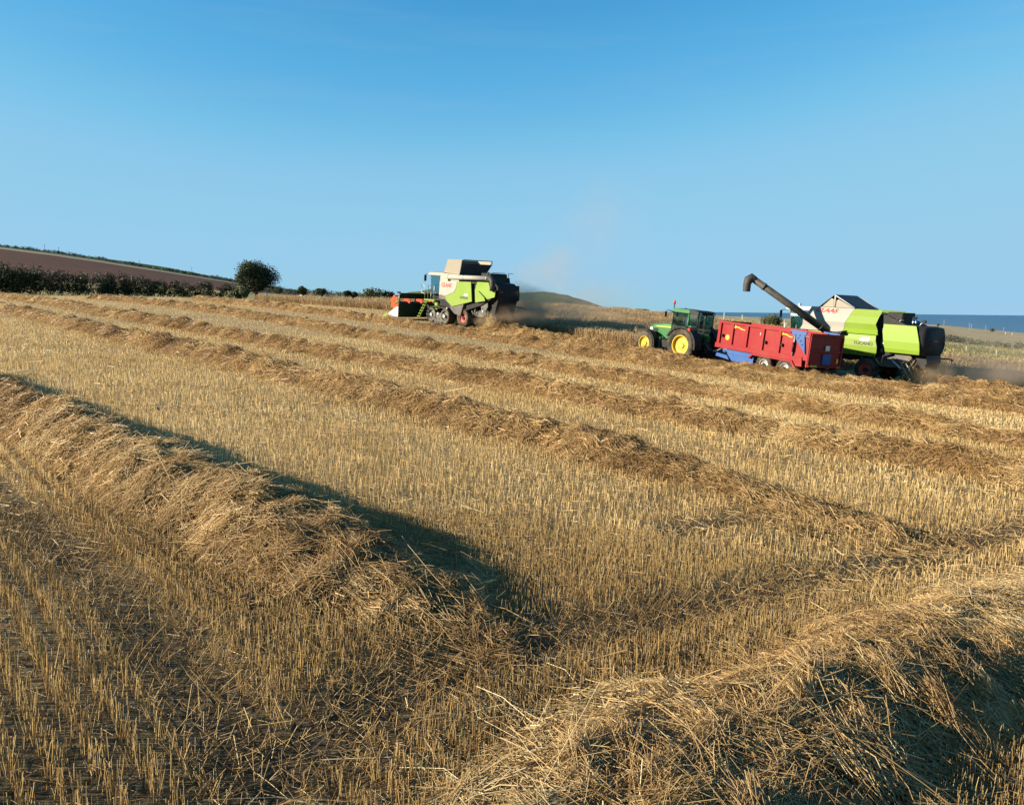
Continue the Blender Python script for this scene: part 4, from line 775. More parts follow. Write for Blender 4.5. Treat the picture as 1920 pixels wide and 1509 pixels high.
header(TU, 6.35, 2.6, M['dgreen'])
# ------------------------------------------------------------------ tractor
PJ = pose(1285, 676, 47.5, -40)
JD = root('tractor', PJ, 'green tractor with yellow wheel rims pulling the red trailer', 'tractor')
JD.matrix_world = JD.matrix_world @ Matrix.Translation((-.05, 0, -.02)) @ Matrix.Scale(1.05, 4); bpy.context.view_layer.update()
RW = [wheel(JD, (-.38, s*.98, .90), .92, .54, .58, M['jdyellow'], s, 20, .20, .17) for s in (1, -1)]
FW = [wheel(JD, (2.28, s*.93, .68), .70, .38, .46, M['jdyellow'], s, 18, .14, .13) for s in (1, -1)]
prism('chassis', JD, M['black'], [(-.9, .75), (-.9, 1.35), (2.55, 1.15), (2.75, .85), (2.6, .6), (1.5, .55), (.4, .55)], -.30, .30, .04)
hoodr = [[(x, y*w, z0+(z1-z0)*t) for y, t in ((1, 0), (1, .72), (.86, .93), (.6, 1.0), (-.6, 1.0), (-.86, .93), (-1, .72), (-1, 0))] for x, w, z0, z1 in ((.88, .40, 1.08, 1.98), (1.6, .38, 1.06, 1.93), (2.35, .35, 1.02, 1.82), (2.62, .31, 1.02, 1.68), (2.70, .27, 1.05, 1.50))]
hood = loft('hood', JD, M['jdgreen'], hoodr, smooth=False, bev=.01)
for s in (1, -1):
    extrude('yellow_stripe', hood, M['jdyellow'], [(.95, s*.402, 1.70), (2.1, s*.375, 1.66), (2.1, s*.372, 1.71), (.95, s*.402, 1.77)], (0, s*.008, 0))
    extrude('side_grille', hood, M['black'], [(1.95, s*.365, 1.18), (2.32, s*.358, 1.16), (2.30, s*.358, 1.56), (1.98, s*.367, 1.58)], (0, s*.012, 0), .004)
    extrude('headlight', hood, M['lamp_white'], [(2.40, s*.35, 1.40), (2.62, s*.318, 1.40), (2.60, s*.318, 1.58), (2.42, s*.35, 1.60)], (0, s*.01, 0), .003)
box('front_grille', hood, M['black'], 2.66, 2.73, -.24, .24, 1.08, 1.48, .02)
box('front_linkage', JD, M['dgrey'], 2.72, 3.02, -.40, .40, .62, .92, .04)
tube('front_axle', JD, M['jdgreen'], [(2.28, -.75, .68), (2.28, .75, .68)], .12, 10); tube('rear_axle', JD, M['jdgreen'], [(-.38, -.75, .90), (-.38, .75, .90)], .17, 12)
def arc_guard(name, c, r, w, y0, a0, a1, mat, th=.04, n=12, lip=.10):
    bm = bmesh.new(); rows = []
    for k in range(n+1):
        t = a0+(a1-a0)*k/n; rows.append([bm.verts.new((c[0]+q*math.cos(t), y, c[1]+q*math.sin(t))) for q, y in ((r, y0), (r, y0+w), (r-lip, y0+w), (r-lip, y0+w-.02*np.sign(w)), (r-th, y0+w-.03*np.sign(w)), (r-th, y0))])
    for i in range(n):
        for j in range(6): bm.faces.new((rows[i][j], rows[i][(j+1) % 6], rows[i+1][(j+1) % 6], rows[i+1][j]))
    bm.faces.new(rows[0]); bm.faces.new(rows[-1][::-1]); return add_bm(name, bm, mat, JD, 0)
for s in (1, -1):
    g = arc_guard('rear_fender', (-.38, .90), 1.05, s*.62, s*.66, RAD(22), RAD(188), M['dgrey']); box('fender_lamp', g, M['lamp_red'], -.98, -.80, s*1.22-.07, s*1.22+.07, 1.72, 1.90, .03)
    arc_guard('front_fender', (2.28, .68), .80, s*.44, s*.74, RAD(65), RAD(195), M['black'], lip=.06)
# cab
cab = prism('cab', JD, M['jdgreen'], [(-.95, 1.10), (-.98, 1.50), (.62, 1.42), (.80, 1.05), (.5, .75), (-.5, .85)], -.62, .62, .04)
prism('cab_roof', cab, M['jdgreen'], [(-.42, 2.66), (-.40, 2.84), (.62, 2.86), (.80, 2.76), (.78, 2.66)], -.78, .78, .05); prism('rear_roof', cab, M['black'], [(-1.0, 2.62), (-1.02, 2.78), (-.86, 2.84), (-.42, 2.86), (-.42, 2.66)], -.76, .76, .04)
for s in (1, -1):
    tube('front_pillar', cab, M['black'], [(.80, s*.66, 1.35), (.70, s*.72, 2.68)], .035, 6); tube('centre_pillar', cab, M['jdgreen'], [(-.36, s*.74, 1.55), (-.40, s*.76, 2.70)], .055, 8); tube('rear_pillar', cab, M['black'], [(-.98, s*.66, 1.45), (-.96, s*.70, 2.66)], .04, 6)
    extrude('door_pane', cab, M['glass'], [(.76, s*.68, 1.30), (.69, s*.735, 2.64), (-.34, s*.755, 2.64), (-.30, s*.74, 1.60), (.05, s*.70, 1.25)], (0, -s*.012, 0)); extrude('side_pane', cab, M['glass'], [(-.42, s*.745, 1.62), (-.44, s*.755, 2.63), (-.92, s*.70, 2.60), (-.93, s*.66, 1.60)], (0, -s*.012, 0))
    extrude('roof_lamp', cab, M['lamp_white'], [(-1.03, s*.60-.07, 2.66), (-1.03, s*.60+.07, 2.66), (-1.03, s*.60+.07, 2.75), (-1.03, s*.60-.07, 2.75)], (-.02, 0, 0))
extrude('rear_window', cab, M['glass'], [(-.97, -.60, 1.62), (-.97, .60, 1.62), (-.96, .64, 2.60), (-.96, -.64, 2.60)], (-.012, 0, 0)); extrude('windscreen', cab, M['glass'], [(.80, -.60, 1.55), (.80, .60, 1.55), (.71, .66, 2.64), (.71, -.66, 2.64)], (.012, 0, 0))
box('seat', cab, M['dgrey'], -.55, -.05, -.26, .26, 1.45, 1.62, .04); box('seat_back', cab, M['dgrey'], -.68, -.52, -.26, .26, 1.60, 2.28, .06); tube('steering_column', cab, M['black'], [(.45, 0, 1.45), (.22, 0, 1.85)], .03, 6); ring_y('steering_wheel', cab, M['black'], [(.19, -.012), (.19, .012), (.165, .012), (.165, -.012)], (.22, 0, 1.88), 16)
mirror(JD, (.75, .72, 2.62), (.86, 1.22, 2.68), (.05, .17, .30), .20); mirror(JD, (.75, -.72, 2.62), (.86, -1.22, 2.68), (.05, .17, .30), .20)
bc = tube('beacon', JD, M['black'], [(.66, .70, 2.62), (.70, .78, 2.95), (.70, .78, 3.08)], .025, 6); tube('beacon_lens', bc, M['lamp_red'], [(.70, .78, 3.06), (.70, .78, 3.26)], [.065, .055], 10)
tube('exhaust', JD, M['black'], [(.95, -.55, 1.5), (.95, -.62, 1.75), (.95, -.62, 2.75), (1.0, -.64, 2.85)], .06, 10)
ladder(JD, (.62, .78, 1.15), (.95, .95, .35), (-.30, 0, 0), 4, M['dgrey']); box('fuel_tank', JD, M['black'], .5, 1.35, .36, .74, .55, 1.05, .05); box('battery_box', JD, M['mgrey'], 1.38, 1.55, .62, .80, .42, 1.12, .03)
lk = prism('rear_linkage', JD, M['black'], [(-.9, .5), (-.9, 1.3), (-1.25, 1.15), (-1.45, .62), (-1.4, .45)], -.35, .35, .04); box('drawbar', lk, M['dgrey'], -1.75, -.8, -.09, .09, .40, .52, .02); box('rear_valve', lk, M['jdgreen'], -1.25, -.98, -.30, .02, 1.15, 1.50, .03)
for y in (.05, .15, .25): tube('hose', lk, M['lgrey'] if y < .1 else M['black'], [(-1.1, y, 1.25), (-1.5, y+.05, .85), (-2.0, y+.05, .80), (-2.5, y, 1.15)], .018, 6)
# ------------------------------------------------------------------ trailer
PR = pose(1455, 704, 42.5, -30)
TR = root('grain_trailer', PR, 'red high-sided twin-axle grain trailer with blue chassis guards', 'trailer')
TR.matrix_world = TR.matrix_world @ Matrix.Rotation(RAD(-1.8), 4, 'Y'); bpy.context.view_layer.update()
XF, XR, ZT, ZB, HW = 3.42, -2.78, 2.50, 1.10, 1.25
def bodyline(x): return ZB+.03*(3.4-x)/6
for s in (1, -1):
    side_panel('side_sheet', TR, M['red'], [(XF, 1.12), (XF, ZT-.02), (-1.95, ZT-.02), (-1.95, 1.12)], s*(HW-.10), .04, 0)
    side_panel('top_rail', TR, M['red'], [(XF+.02, ZT-.12), (XF+.02, ZT), (-1.62, ZT), (-1.62, ZT-.12)], s*HW, .10, .012)
    side_panel('bottom_rail', TR, M['red'], [(XF+.08, ZB-.08), (XF+.08, ZB+.17), (XR+.25, ZB+.17), (XR+.18, ZB-.30), (XR+.55, ZB-.32), (XR+.75, ZB-.08)], s*(HW+.01), .12, .012)
    for k, x in enumerate((3.34, 2.42, 1.35, .23, -.90, -1.86)):
        w = .085 if k not in (0,) else .07
        side_panel('side_post', TR, M['red'], [(x+w, ZB+.172), (x+w, ZT-.122), (x-w*1.6, ZT-.122), (x-w*1.6, ZB+.172)], s*(HW-.004), .10, .008)
    side_panel('rear_sheet', TR, M['red'], [(-1.98, 1.12), (-1.98, ZT-.12), (-2.72, ZT-.30), (-2.76, 1.12)], s*(HW-.05), .05, .004)
    bk = side_panel('tailgate_bracket', TR, M['blue'], [(-1.60, ZT+.05), (-2.62, ZT+.02), (-2.62, ZT-.12), (-2.52, ZT-.16), (-2.62, 1.50), (-2.72, 1.42), (-1.72, ZT-.12)], s*(HW+.02), .06, .008)
    for dx, dz in ((-2.0, 2.36), (-2.2, 2.22), (-2.38, 2.10), (-2.28, 2.36), (-2.5, 1.92)): side_panel('lightening_slot', bk, M['black'], [(dx, dz), (dx+.09, dz-.06), (dx+.06, dz-.11), (dx-.03, dz-.05)], s*(HW+.024), .01, 0)
    tube('tailgate_ram', TR, M['lgrey'], [(-1.95, s*(HW+.04), 1.25), (-1.97, s*(HW+.04), 2.28)], .035, 8); tube('ram_rod', TR, M['black'], [(-1.97, s*(HW+.06), 1.45), (-1.97, s*(HW+.06), 1.95)], .05, 8)
    side_panel('mudguard', TR, M['red'], [(.98, .78), (.70, 1.01), (-1.95, 1.01), (-2.30, .62), (-2.18, .58), (-1.86, .93), (.66, .93), (.90, .72)], s*(HW+.015), .40, .01)
    b1 = prism('chassis_guard', TR, M['blue'], [(2.72, 1.00), (2.62, .72), (2.25, .40), (.72, .40), (.70, .98)], s*1.02, s*1.10, .01); box('guard_rib', b1, M['blue'], .75, 2.6, s*1.10-.01, s*1.10+.015, .74, .78, .004)
    prism('front_guard', TR, M['blue'], [(3.55, .52), (3.50, .70), (2.70, .64), (2.5, .42)], s*.95, s*1.05, .01)
    for xc in (-.12, -1.50): wheel(TR, (xc, s*1.03, .53), .54, .29, .40, M['lgrey'], s, 22, .11, .10)
    for x in (3.05, -.05, -1.15): box('side_lamp', TR, M['black'], x-.07, x+.05, s*HW-.08, s*HW+.03, 1.62, 1.78, .02)
    extrude('reflector', TR, M['lamp_white'], [(.42, s*(HW-.099), 2.02), (.20, s*(HW-.099), 2.02), (.20, s*(HW-.099), 2.16), (.42, s*(HW-.099), 2.16)], (0, s*.012, 0))
    bm = bmesh.new(); disc_y(bm, (2.72, s*(HW-.098), 1.63), .15, -.005*s, .012*s, 20); sk = add_bm('speed_disc', bm, M['jdyellow'], TR); bm = bmesh.new(); disc_y(bm, (2.72, s*(HW-.086), 1.63), .09, -.002*s, .004*s, 16); add_bm('disc_centre', bm, M['yellow'], sk)
    for x in (2.28, -1.0):        # maker's script, a flowing yellow stroke
        pts = [(x, 2.28), (x-.05, 2.33), (x-.12, 2.31), (x-.10, 2.22), (x-.02, 2.19), (x+.0, 2.25), (x-.12, 2.25)]
        q = x-.16
        for k in range(7): pts += [(q-k*.08, 2.27-.014*k+.02*math.sin(k)), (q-k*.08-.03, 2.225-.014*k+.02*math.sin(k)), (q-k*.08-.055, 2.265-.014*k+.02*math.sin(k))]
        pts += [(q-.66, 2.12), (q-.74, 2.16)]
        tube('maker_script', TR, M['yellow'], [(a, s*(HW-.085), b) for a, b in pts], .028, 5)
box('floor', TR, M['dgrey'], XR+.05, XF, -1.16, 1.16, 1.10, 1.16, 0)
extrude('headboard', TR, M['red'], [(XF+.06, -1.2, 1.05), (XF+.06, 1.2, 1.05), (XF, 1.2, ZT), (XF, -1.2, ZT)], (-.06, 0, 0), .01)
tg = extrude('tailgate', TR, M['red'], [(XR-.02, -1.26, .80), (XR-.02, 1.24, .80), (XR+.02, 1.24, ZT-.02), (XR+.02, -1.26, ZT-.02)], (-.09, 0, 0), .015)
for z in (.86, 1.62, 2.40): box('gate_rib', tg, M['red'], XR-.15, XR-.10, -1.22, 1.20, z-.05, z+.05, .01)
for y in (-1.18, 1.16): box('gate_rib', tg, M['red'], XR-.15, XR-.10, y-.06, y+.06, .92, 2.34, .01)
box('grain_hatch', tg, M['blue'], XR-.17, XR-.10, -.42, .22, .95, 1.50, .03); box('hatch_plate', tg, M['lamp_white'], XR-.16, XR-.12, -.22, .08, 1.66, 1.92, .01)
box('number_plate', tg, M['plate'], XR-.17, XR-.15, .55, 1.05, .82, .93, .004); box('tail_lamp', tg, M['lamp_red'], XR-.18, XR-.15, -1.15, -.85, .80, .92, .01); box('tail_lamp', tg, M['lamp_red'], XR-.18, XR-.15, 1.10, 1.2, .82, .92, .01); box('warning_plate', tg, M['yellow'], XR-.13, XR-.11, -1.02, -.88, 1.05, 1.28, .004)
box('chassis', TR, M['blue'], XR+.2, 3.6, -.42, .42, .78, 1.04, .03); prism('drawbar', TR, M['blue'], [(3.4, .75), (3.4, .95), (5.3, .62), (5.35, .50), (5.2, .46)], -.16, .16, .03)
for xc in (-.12, -1.50): tube('axle', TR, M['black'], [(xc, -1.0, .53), (xc, 1.0, .53)], .07, 8)
extrude('under_run_bracket', TR, M['blue'], [(XR+.25, .95, .60), (XR+.22, .55, .62), (XR+.05, .62, .28), (XR+.05, .88, .26)], (-.06, 0, 0), .01); box('under_run_bar', TR, M['dgrey'], XR-.02, XR+.12, -1.15, 1.15, .58, .70, .02)
hp_ = loft('grain', None, M['bale'], [[TR.matrix_world @ Vector((x, y, 2.1+.22*math.cos(x*.55-.2)*(1-(y/1.2)**2))) for y in np.linspace(-1.12, 1.12, 9)] for x in np.linspace(-2.6, 3.3, 18)], closed=False, cap=False)
tag(hp_, 'pale barley grain heaped inside the red trailer', 'grain', kind='stuff')
# ------------------------------------------------------------------ foliage
def leaves(pts, size, mat, name, parent=None, tint_shift=0.0, tint_by_height=None):
    n = len(pts); a = rng.normal(size=(n, 3)); a /= np.linalg.norm(a, axis=1, keepdims=True); q = rng.normal(size=(n, 3)); b = np.cross(a, q); b /= np.linalg.norm(b, axis=1, keepdims=True); c = np.cross(a, b)
    s = size*rng.uniform(.6, 1.3, (n, 1)); V = np.stack([pts-b*s, pts-c*s*.55, pts+b*s, pts+c*s*.55], 1).reshape(-1, 3)
    t = np.clip(rng.beta(2, 2.6, n)+tint_shift+(0 if tint_by_height is None else tint_by_height), 0, 1)
    return np_mesh(name, V, np.arange(n*4).reshape(n, 4), M[mat], parent, np.repeat(t, 4))
def blob_points(centers, radii, n, squash=.85):
    k = rng.choice(len(centers), n, p=(radii**2/np.sum(radii**2))); d = rng.normal(size=(n, 3)); d /= np.linalg.norm(d, axis=1, keepdims=True); d[:, 2] *= squash
    r = radii[k]*(rng.random(n)**.28)*(1+.18*rng.normal(size=n)); return centers[k]+d*r[:, None]
def tree(name, px, py_base, d, wpx, hpx, label, mat='leaf', n=6000, leaf=.22, base=None, trunk_frac=.22, nb=26, seed=1, cat='tree', group=None, zfun=None):
    g = np.random.default_rng(seed); p = at(px, py_base, d); w = wpx/FPX*d; h = hpx/FPX*d; z0 = p[2] if zfun is None else float(zfun(p[0], p[1]))
    e = bpy.data.objects.new(name, None); COL.objects.link(e); e.location = (p[0], p[1], z0); tag(e, label, cat, group)
    cz = h*(trunk_frac+(1-trunk_frac)*.48); C = []; R = []
    for i in range(nb):
        v = g.normal(size=3); v /= np.linalg.norm(v); f = g.random()**.4*.66; r = w*g.uniform(.12, .23); C.append((v[0]*w*.5*f*1.12, v[1]*w*.5*f, cz+v[2]*h*(1-trunk_frac)*.5*f*(1.1 if v[2] > 0 else .95))); R.append(r)
    C = np.array(C); R = np.array(R); tr = tube('trunk', e, M['bark'], [(0, 0, -.3), (w*.01, 0, h*trunk_frac), (w*.03, w*.02, cz)], [w*.05, w*.04, w*.015], 8)
    for i in range(min(7, nb)): tube('limb', tr, M['bark'], [(w*.01, 0, h*trunk_frac*.9), tuple(C[i]*.6+np.array([0, 0, cz*.25])), tuple(C[i])], [w*.02, w*.012, w*.004], 5)
    P = blob_points(C, R, n); P = P[P[:, 2] > h*.05]; cl = .5*(P[:, 2]-cz)/h  # leaf tint rises with height in the crown
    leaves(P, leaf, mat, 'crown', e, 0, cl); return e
def hedge(name, pts, hpx, label, mat='leaf', dens=60, leaf=.16, seed=2, depth=1.4, zfun=None, hvar=.35):
    """pts: (px, py of the foot, depth)"""
    g = np.random.default_rng(seed); Q = np.array([at(*p) for p in pts]); H = np.array([hh/FPX*p[2] for hh, p in zip(hpx, pts)])
    if zfun is not None: Q[:, 2] = zfun(Q[:, 0], Q[:, 1])
    L = np.r_[0, np.cumsum(np.linalg.norm(np.diff(Q[:, :2], axis=0), axis=1))]; m = max(6, int(L[-1]/.45)); s = np.linspace(0, L[-1], m)
    ip = lambda A: np.interp(s, L, A); cx, cyy, cz, hh = ip(Q[:, 0]), ip(Q[:, 1]), ip(Q[:, 2]), ip(H); C = []; R = []
    for i in range(m):
        h = hh[i]*(1+hvar*(g.random()-.6)); k = max(2, int(h/.6))
        for j in range(k): r = max(.28, h*.26)*g.uniform(.8, 1.3); C.append((cx[i]+g.normal()*.35, cyy[i]+g.normal()*depth*.4, cz[i]+max(r*.55, (j+.4)/k*h-r*.25))); R.append(r)
    C = np.array(C); R = np.array(R); P = blob_points(C, R, int(dens*L[-1]*hh.mean()), .9); zmin = np.interp(P[:, 0], np.sort(Q[:, 0]), Q[np.argsort(Q[:, 0]), 2])
    P[:, 2] = np.maximum(P[:, 2], zmin-.2); o = leaves(P, leaf, mat, name); return tag(o, label, 'hedge', 'field hedges')
hedge('hedge', [(-420, 535, 96), (-150, 545, 97), (0, 556, 99), (90, 558, 100), (192, 560, 101)], [44, 46, 46, 41, 33], 'tall dark hedge on the stubble edge below the ploughed hill', 'leaf', 520, .11, 3, zfun=T)
hedge('hedge', [(196, 560, 103), (300, 561, 104), (400, 563, 105), (445, 564, 106)], [36, 30, 26, 22], 'lower dark hedge leading up to the round tree', 'leaf', 620, .095, 5, zfun=T)
fz = lambda px, d: float(far_z(np.array([px]), np.array([d]))[0])
def pfar(px, d): r = ray(px, 580); return (px, CY, d), fz(px, d)
def far_hedge(px0, px1, d0, d1, h, label, n=12, mat='leaf', dens=10, leaf=.5, seed=4):
    pxs = np.linspace(px0, px1, n); ds = np.linspace(d0, d1, n); P = far_xyz(pxs, ds); g = np.random.default_rng(seed); L = np.sum(np.linalg.norm(np.diff(P, axis=0), axis=1)); m = int(L/.8)+4
    t = np.linspace(0, n-1, m); ip = lambda k: np.interp(t, np.arange(n), P[:, k]); gap = np.array([vnoise(np.array([i*.13]), np.array([0.]), seed)[0] for i in range(m)])
    R = h*.5*g.uniform(.8, 1.15, m)*(.65+.5*gap); C = np.stack([ip(0)+g.normal(0, .5, m), ip(1)+g.normal(0, .8, m), ip(2)+R*.8], 1)
    P_ = blob_points(C, R, int(L*h*dens)); o = leaves(P_, leaf, mat, 'hedge'); return tag(o, label, 'hedge', 'field hedges')
far_hedge(-350, 205, 446, 470, 2.3, 'dark hedge along the crest above the ploughed field', 20, 'leaf', 22, .26, 6)
far_hedge(205, 520, 448, 452, 2.2, 'broken hedge between pale margin and green pasture', 18, 'leaf', 22, .26, 7)
far_hedge(500, 745, 262, 300, 3.0, 'low dark hedge behind the pale bales', 16, 'leaf', 30, .2, 8)
far_hedge(1762, 2200, 176, 172, 1.9, 'scrubby grey-green hedge beyond the fence posts', 16, 'leaf2', 70, .14, 9)
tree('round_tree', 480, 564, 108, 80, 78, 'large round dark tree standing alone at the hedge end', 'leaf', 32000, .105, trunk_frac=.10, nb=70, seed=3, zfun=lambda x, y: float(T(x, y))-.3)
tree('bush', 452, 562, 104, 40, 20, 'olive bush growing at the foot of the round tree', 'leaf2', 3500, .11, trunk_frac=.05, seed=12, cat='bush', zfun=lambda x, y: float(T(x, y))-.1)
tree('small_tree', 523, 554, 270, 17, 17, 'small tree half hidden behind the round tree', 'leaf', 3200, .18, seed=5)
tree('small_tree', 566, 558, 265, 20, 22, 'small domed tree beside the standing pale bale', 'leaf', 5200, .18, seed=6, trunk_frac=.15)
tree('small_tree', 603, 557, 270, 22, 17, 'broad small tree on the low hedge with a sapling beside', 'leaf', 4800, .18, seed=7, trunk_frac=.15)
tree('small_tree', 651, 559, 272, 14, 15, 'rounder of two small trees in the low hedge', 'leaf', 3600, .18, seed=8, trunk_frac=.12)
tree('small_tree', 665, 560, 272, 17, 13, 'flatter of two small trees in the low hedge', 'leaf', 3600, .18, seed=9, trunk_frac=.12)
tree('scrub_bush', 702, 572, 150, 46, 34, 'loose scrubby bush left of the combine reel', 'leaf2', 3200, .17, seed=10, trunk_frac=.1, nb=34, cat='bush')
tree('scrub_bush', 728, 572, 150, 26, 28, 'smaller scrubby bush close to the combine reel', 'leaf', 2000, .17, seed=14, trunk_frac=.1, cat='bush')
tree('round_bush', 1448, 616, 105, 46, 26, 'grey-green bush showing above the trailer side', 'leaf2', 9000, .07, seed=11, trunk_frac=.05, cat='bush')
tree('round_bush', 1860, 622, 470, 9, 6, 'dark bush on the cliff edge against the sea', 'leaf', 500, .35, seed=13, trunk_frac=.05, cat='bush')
# ------------------------------------------------------------------ fence, poles, bales
fe = bpy.data.objects.new('wire_fence', None); COL.objects.link(fe); tag(fe, 'pale post and wire fence crossing the slope behind the machines', 'fence')
FP = []
for k, (px, py) in enumerate([(1300,600),(1357,603),(1392,606),(1430,610),(1470,614),(1512,618),(1560,624),(1610,630),(1660,637),(1712,645),(1762,653),(1811,664),(1867,673),(1935,683),(2010,694)]):
    d = 122-6*abs(px-1400)/470; p = at(px, py, d); z = float(T(p[0], p[1])) if px > 1290 else p[2]; FP.append((p[0], p[1], z))
    h = 1.25; lean = .06*math.sin(k*2.3); tube('post', fe, M['wood'], [(p[0], p[1], z-.3), (p[0]+lean, p[1], z+h)], .07, 6)
for hh in (.55, 1.05): tube('wire', fe, M['lgrey'], [(x, y, z+hh) for x, y, z in FP], .012, 4)
def pole(px, d, hpx, label, grp, z=None):
    P = far_xyz(np.array([px]), np.array([d]))[0]; h = hpx/FPX*d; e = bpy.data.objects.new('utility_pole', None); COL.objects.link(e); e.location = Vector(P); tag(e, label, 'pole', grp)
    tube('pole', e, M['polewood'], [(0, 0, -.5), (0, 0, h)], max(.14, h*.018), 6); box('crossarm', e, M['polewood'], -h*.11, h*.11, -.08, .08, h*.93, h*.97, 0)
    for x in (-h*.09, 0, h*.09): box('insulator', e, M['dgrey'], x-.06, x+.06, -.06, .06, h*.97, h*1.0, 0)
for px, hp, lb in [(90, 12, 'wooden utility pole where the crest hedge thins'), (116, 11, 'wooden utility pole standing in the crest hedge'), (265, 7, 'short utility pole on the pasture skyline'), (362, 10, 'utility pole low on the pasture skyline')]: pole(px, 500, hp, lb, 'poles on the hill')
for px, d, hp, lb in [(1772, 520, 14, 'pale utility pole nearest the unloading combine, against the sea'), (1820, 470, 16, 'pale pole, one of a close pair against the sea'), (1824, 470, 15, 'pale pole, one of a close pair against the sea'), (1851, 520, 12, 'thin pole beside the dark cliff bush'), (1885, 520, 12, 'thin pole past the cliff bush by white posts')]: pole(px, d, hp, lb, 'poles along the coast')
for px in (1889, 1902):
    P = far_xyz(np.array([px]), np.array([480.]))[0]; o = box('marker_post', None, M['cleanwhite'], P[0]-.16, P[0]+.16, P[1]-.16, P[1]+.16, P[2]-.2, P[2]+1.5, .03); tag(o, 'small white marker post on the cliff-top field edge', 'post', 'white marker posts')
def bale(px, py, d, r, w, ang, label):
    P = at(px, py, d); e = bpy.data.objects.new('straw_bale', None); COL.objects.link(e); e.location = Vector(P); e.rotation_euler = (0, 0, ang); tag(e, label, 'bale', 'pale bales')
    ring_y('bale_roll', e, M['bale'], [(r*.97, -w/2), (r, -w/2+.05), (r, w/2-.05), (r*.97, w/2), (.02, w/2+.03), (.02, -w/2-.03)], (0, 0, r*.97), 20, False)
    for y in (-w*.25, w*.25): ring_y('twine_band', e, M['wood'], [(r*1.005, y-.03), (r*1.015, y), (r*1.005, y+.03), (r*.99, y)], (0, 0, r*.97), 20)
bale(500, 557, 118, .25, .42, .4, 'pale bale half hidden beside the round tree'); bale(565, 558.5, 240, .45, .7, 1.2, 'pale bale standing below the domed tree')
bale(583, 559.5, 235, .33, .6, .3, 'small pale bale lying between two others by the hedge'); bale(594, 560, 235, .33, .6, .5, 'small pale bale lying end-most along the low hedge')
# ------------------------------------------------------------------ straw and dust behind the combines
def loc2w(P, q): o, A = P; return o+A.T @ np.array(q, float)
def fall(P, cx, name, label, n, zt, half, sd):
    o, A = P; g = np.random.default_rng(sd); k = g.random(n); x = cx-.1-1.1*k+g.normal(0, .22, n); y = g.normal(0, half*.55, n); z = zt*(1-k**1.5)*g.uniform(.2, 1.15, n)+.1
    L = g.uniform(.15, .4, n); d = g.normal(size=(n, 3)); d[:, 2] -= .5; d /= np.linalg.norm(d, axis=1, keepdims=True); c = np.stack([x, y, z], 1); P0 = (o+(c-d*L[:, None]/2) @ A); P1 = (o+(c+d*L[:, None]/2) @ A)
    v, f, m = stalks(P0, None, P1, g.uniform(.005, .010, n), 0); tag(np_mesh(name, v, f, M['straw'], None, np.repeat(g.beta(2, 2, n), m)), label, 'straw', kind='stuff')
fall(PL, -5.5, 'falling_straw', 'straw spilling from the rear of the tracked combine', 3600, 1.1, 1.2, 3)
fall(PT, -2.0, 'falling_straw', 'straw spilling from the rear of the unloading combine', 3600, 1.2, 1.1, 4)
for P, x0, sd, lb in ((PL, -4.2, 5, 'heap of fresh straw dropped behind the tracked combine'), (PT, -1.4, 6, 'heap of fresh straw dropped behind the unloading combine')):
    a = loc2w(P, (x0, .1, 0))[:2]; b = loc2w(P, (x0-4.5, -.1, 0))[:2]; C = np.stack([np.linspace(a[0], b[0], 24), np.linspace(a[1], b[1], 24)], 1)
    windrow(C, .95, .62, sd*7, lb, .2, (1.2, 1.5), 1.4)
def dust_mat(name, dens, scale, col):
    m = bpy.data.materials.new(name); m.use_nodes = True; nt = m.node_tree; nt.nodes.clear(); out = nt.nodes.new('ShaderNodeOutputMaterial'); v = nt.nodes.new('ShaderNodeVolumePrincipled')
    v.inputs['Color'].default_value = (*col, 1); v.inputs['Anisotropy'].default_value = .2
    tc = nt.nodes.new('ShaderNodeTexCoord'); ln = nt.nodes.new('ShaderNodeVectorMath'); ln.operation = 'LENGTH'; nt.links.new(tc.outputs['Object'], ln.inputs[0])
    mr = nt.nodes.new('ShaderNodeMapRange'); mr.inputs['From Min'].default_value = 1.0; mr.inputs['From Max'].default_value = .15; mr.interpolation_type = 'SMOOTHSTEP'; nt.links.new(ln.outputs['Value'], mr.inputs['Value'])
    n = nt.nodes.new('ShaderNodeTexNoise'); n.inputs['Scale'].default_value = scale; n.inputs['Detail'].default_value = 3; ge = nt.nodes.new('ShaderNodeNewGeometry'); nt.links.new(ge.outputs['Position'], n.inputs['Vector'])
    r = nt.nodes.new('ShaderNodeMapRange'); r.inputs['From Min'].default_value = .36; r.inputs['From Max'].default_value = .72; nt.links.new(n.outputs['Fac'], r.inputs['Value'])
    mu = nt.nodes.new('ShaderNodeMath'); mu.operation = 'MULTIPLY'; nt.links.new(mr.outputs[0], mu.inputs[0]); nt.links.new(r.outputs[0], mu.inputs[1]); m2 = nt.nodes.new('ShaderNodeMath'); m2.operation = 'MULTIPLY'; m2.inputs[1].default_value = dens; nt.links.new(mu.outputs[0], m2.inputs[0])
    nt.links.new(m2.outputs[0], v.inputs['Density']); nt.links.new(v.outputs[0], out.inputs['Volume']); return m
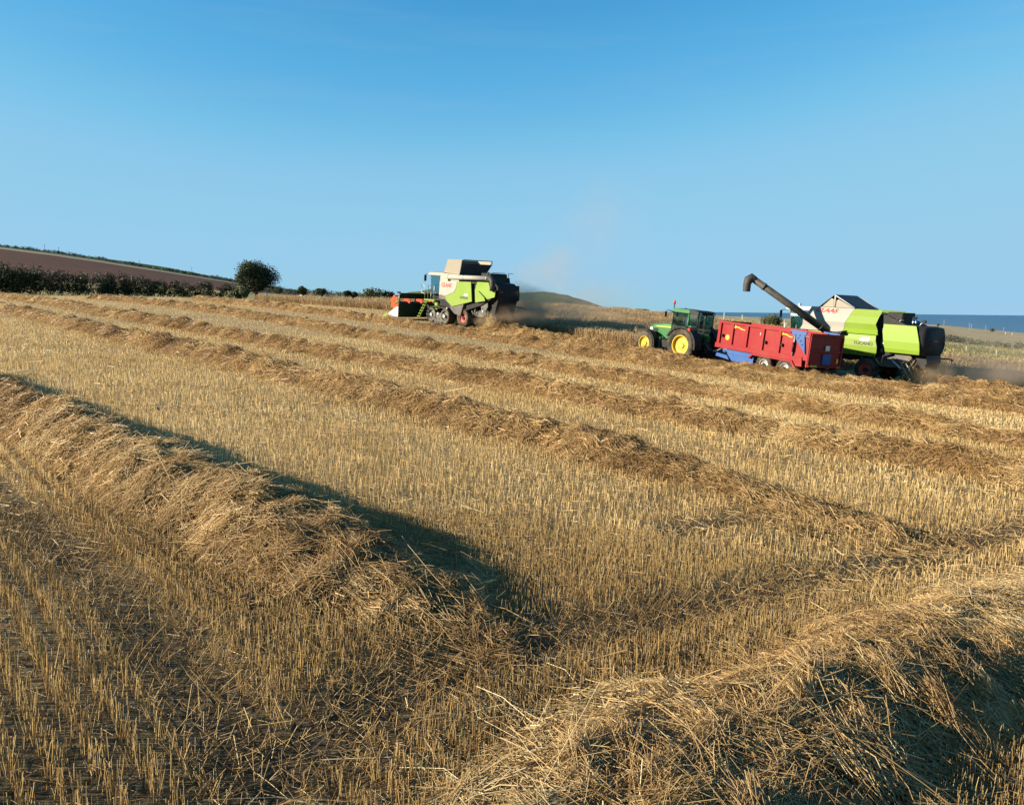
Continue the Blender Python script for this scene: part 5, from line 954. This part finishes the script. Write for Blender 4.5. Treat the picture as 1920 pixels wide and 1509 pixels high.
def dust(puffs, mats, label):
    bm = bmesh.new(); bmesh.ops.create_icosphere(bm, subdivisions=3, radius=1); me = bpy.data.meshes.new('dust_puff'); bm.to_mesh(me); bm.free(); rt = None
    for (c, r, mi) in puffs:
        m_ = me.copy(); m_.materials.append(mats[mi]); o = bpy.data.objects.new('dust_cloud' if rt is None else 'dust_puff', m_); COL.objects.link(o)
        mw = Matrix.Translation(Vector(c)) @ Matrix.Diagonal((*r, 1))
        if rt is None: rt = o; o.matrix_world = mw; rm = mw
        else: o.parent = rt; o.matrix_parent_inverse = rm.inverted(); o.matrix_basis = mw
        tag(o, kind='stuff')
    return tag(rt, label, 'dust')
DM = [dust_mat('thick_chaff_dust', 2.0, .9, (.62, .47, .32)), dust_mat('drifting_dust', .5, .5, (.66, .52, .38)), dust_mat('thin_dust', .12, .30, (.66, .54, .42)), dust_mat('faint_dust', .034, .16, (.68, .57, .47))]
dp = lambda px, py, d: tuple(at(px, py, d))
dust([(dp(955, 590, 57.3), (1.9, 1.6, .95), 0), (dp(992, 588, 58.5), (2.4, 2.2, 1.2), 0), (dp(920, 600, 57.0), (1.6, 1.2, .6), 0), (dp(985, 555, 60), (2.0, 2, 1.7), 1), (dp(985, 522, 62), (2.2, 2, 1.8), 2), (dp(1000, 575, 62), (3.0, 3, 2.0), 1), (dp(1060, 590, 62), (4.2, 3, 1.5), 1), (dp(1120, 596, 62), (4.5, 3, 1.3), 2), (dp(1010, 530, 64), (3.2, 3, 2.2), 2), (dp(1040, 500, 67), (3.6, 4, 2.6), 2), (dp(1085, 455, 71), (5, 5, 4.5), 3), (dp(1145, 400, 76), (5.5, 5, 5), 3), (dp(1110, 560, 66), (6, 5, 2.6), 2)], DM, 'brown chaff dust billowing behind the tracked combine')
dust([(dp(1750, 705, 40.5), (1.3, 1.2, .9), 0), (dp(1782, 695, 41), (1.6, 1.5, 1.1), 1), (dp(1830, 695, 42), (3.2, 2.2, 1.3), 1), (dp(1880, 705, 41), (2.6, 2, .9), 1), (dp(1800, 650, 45), (2.8, 2.5, 2.0), 2), (dp(1900, 690, 46), (4.5, 3, 1.8), 2), (dp(1850, 655, 52), (5, 4, 2.2), 3), (dp(1930, 660, 56), (6, 5, 2.6), 3)], DM, 'grey dust drifting from the unloading combine')
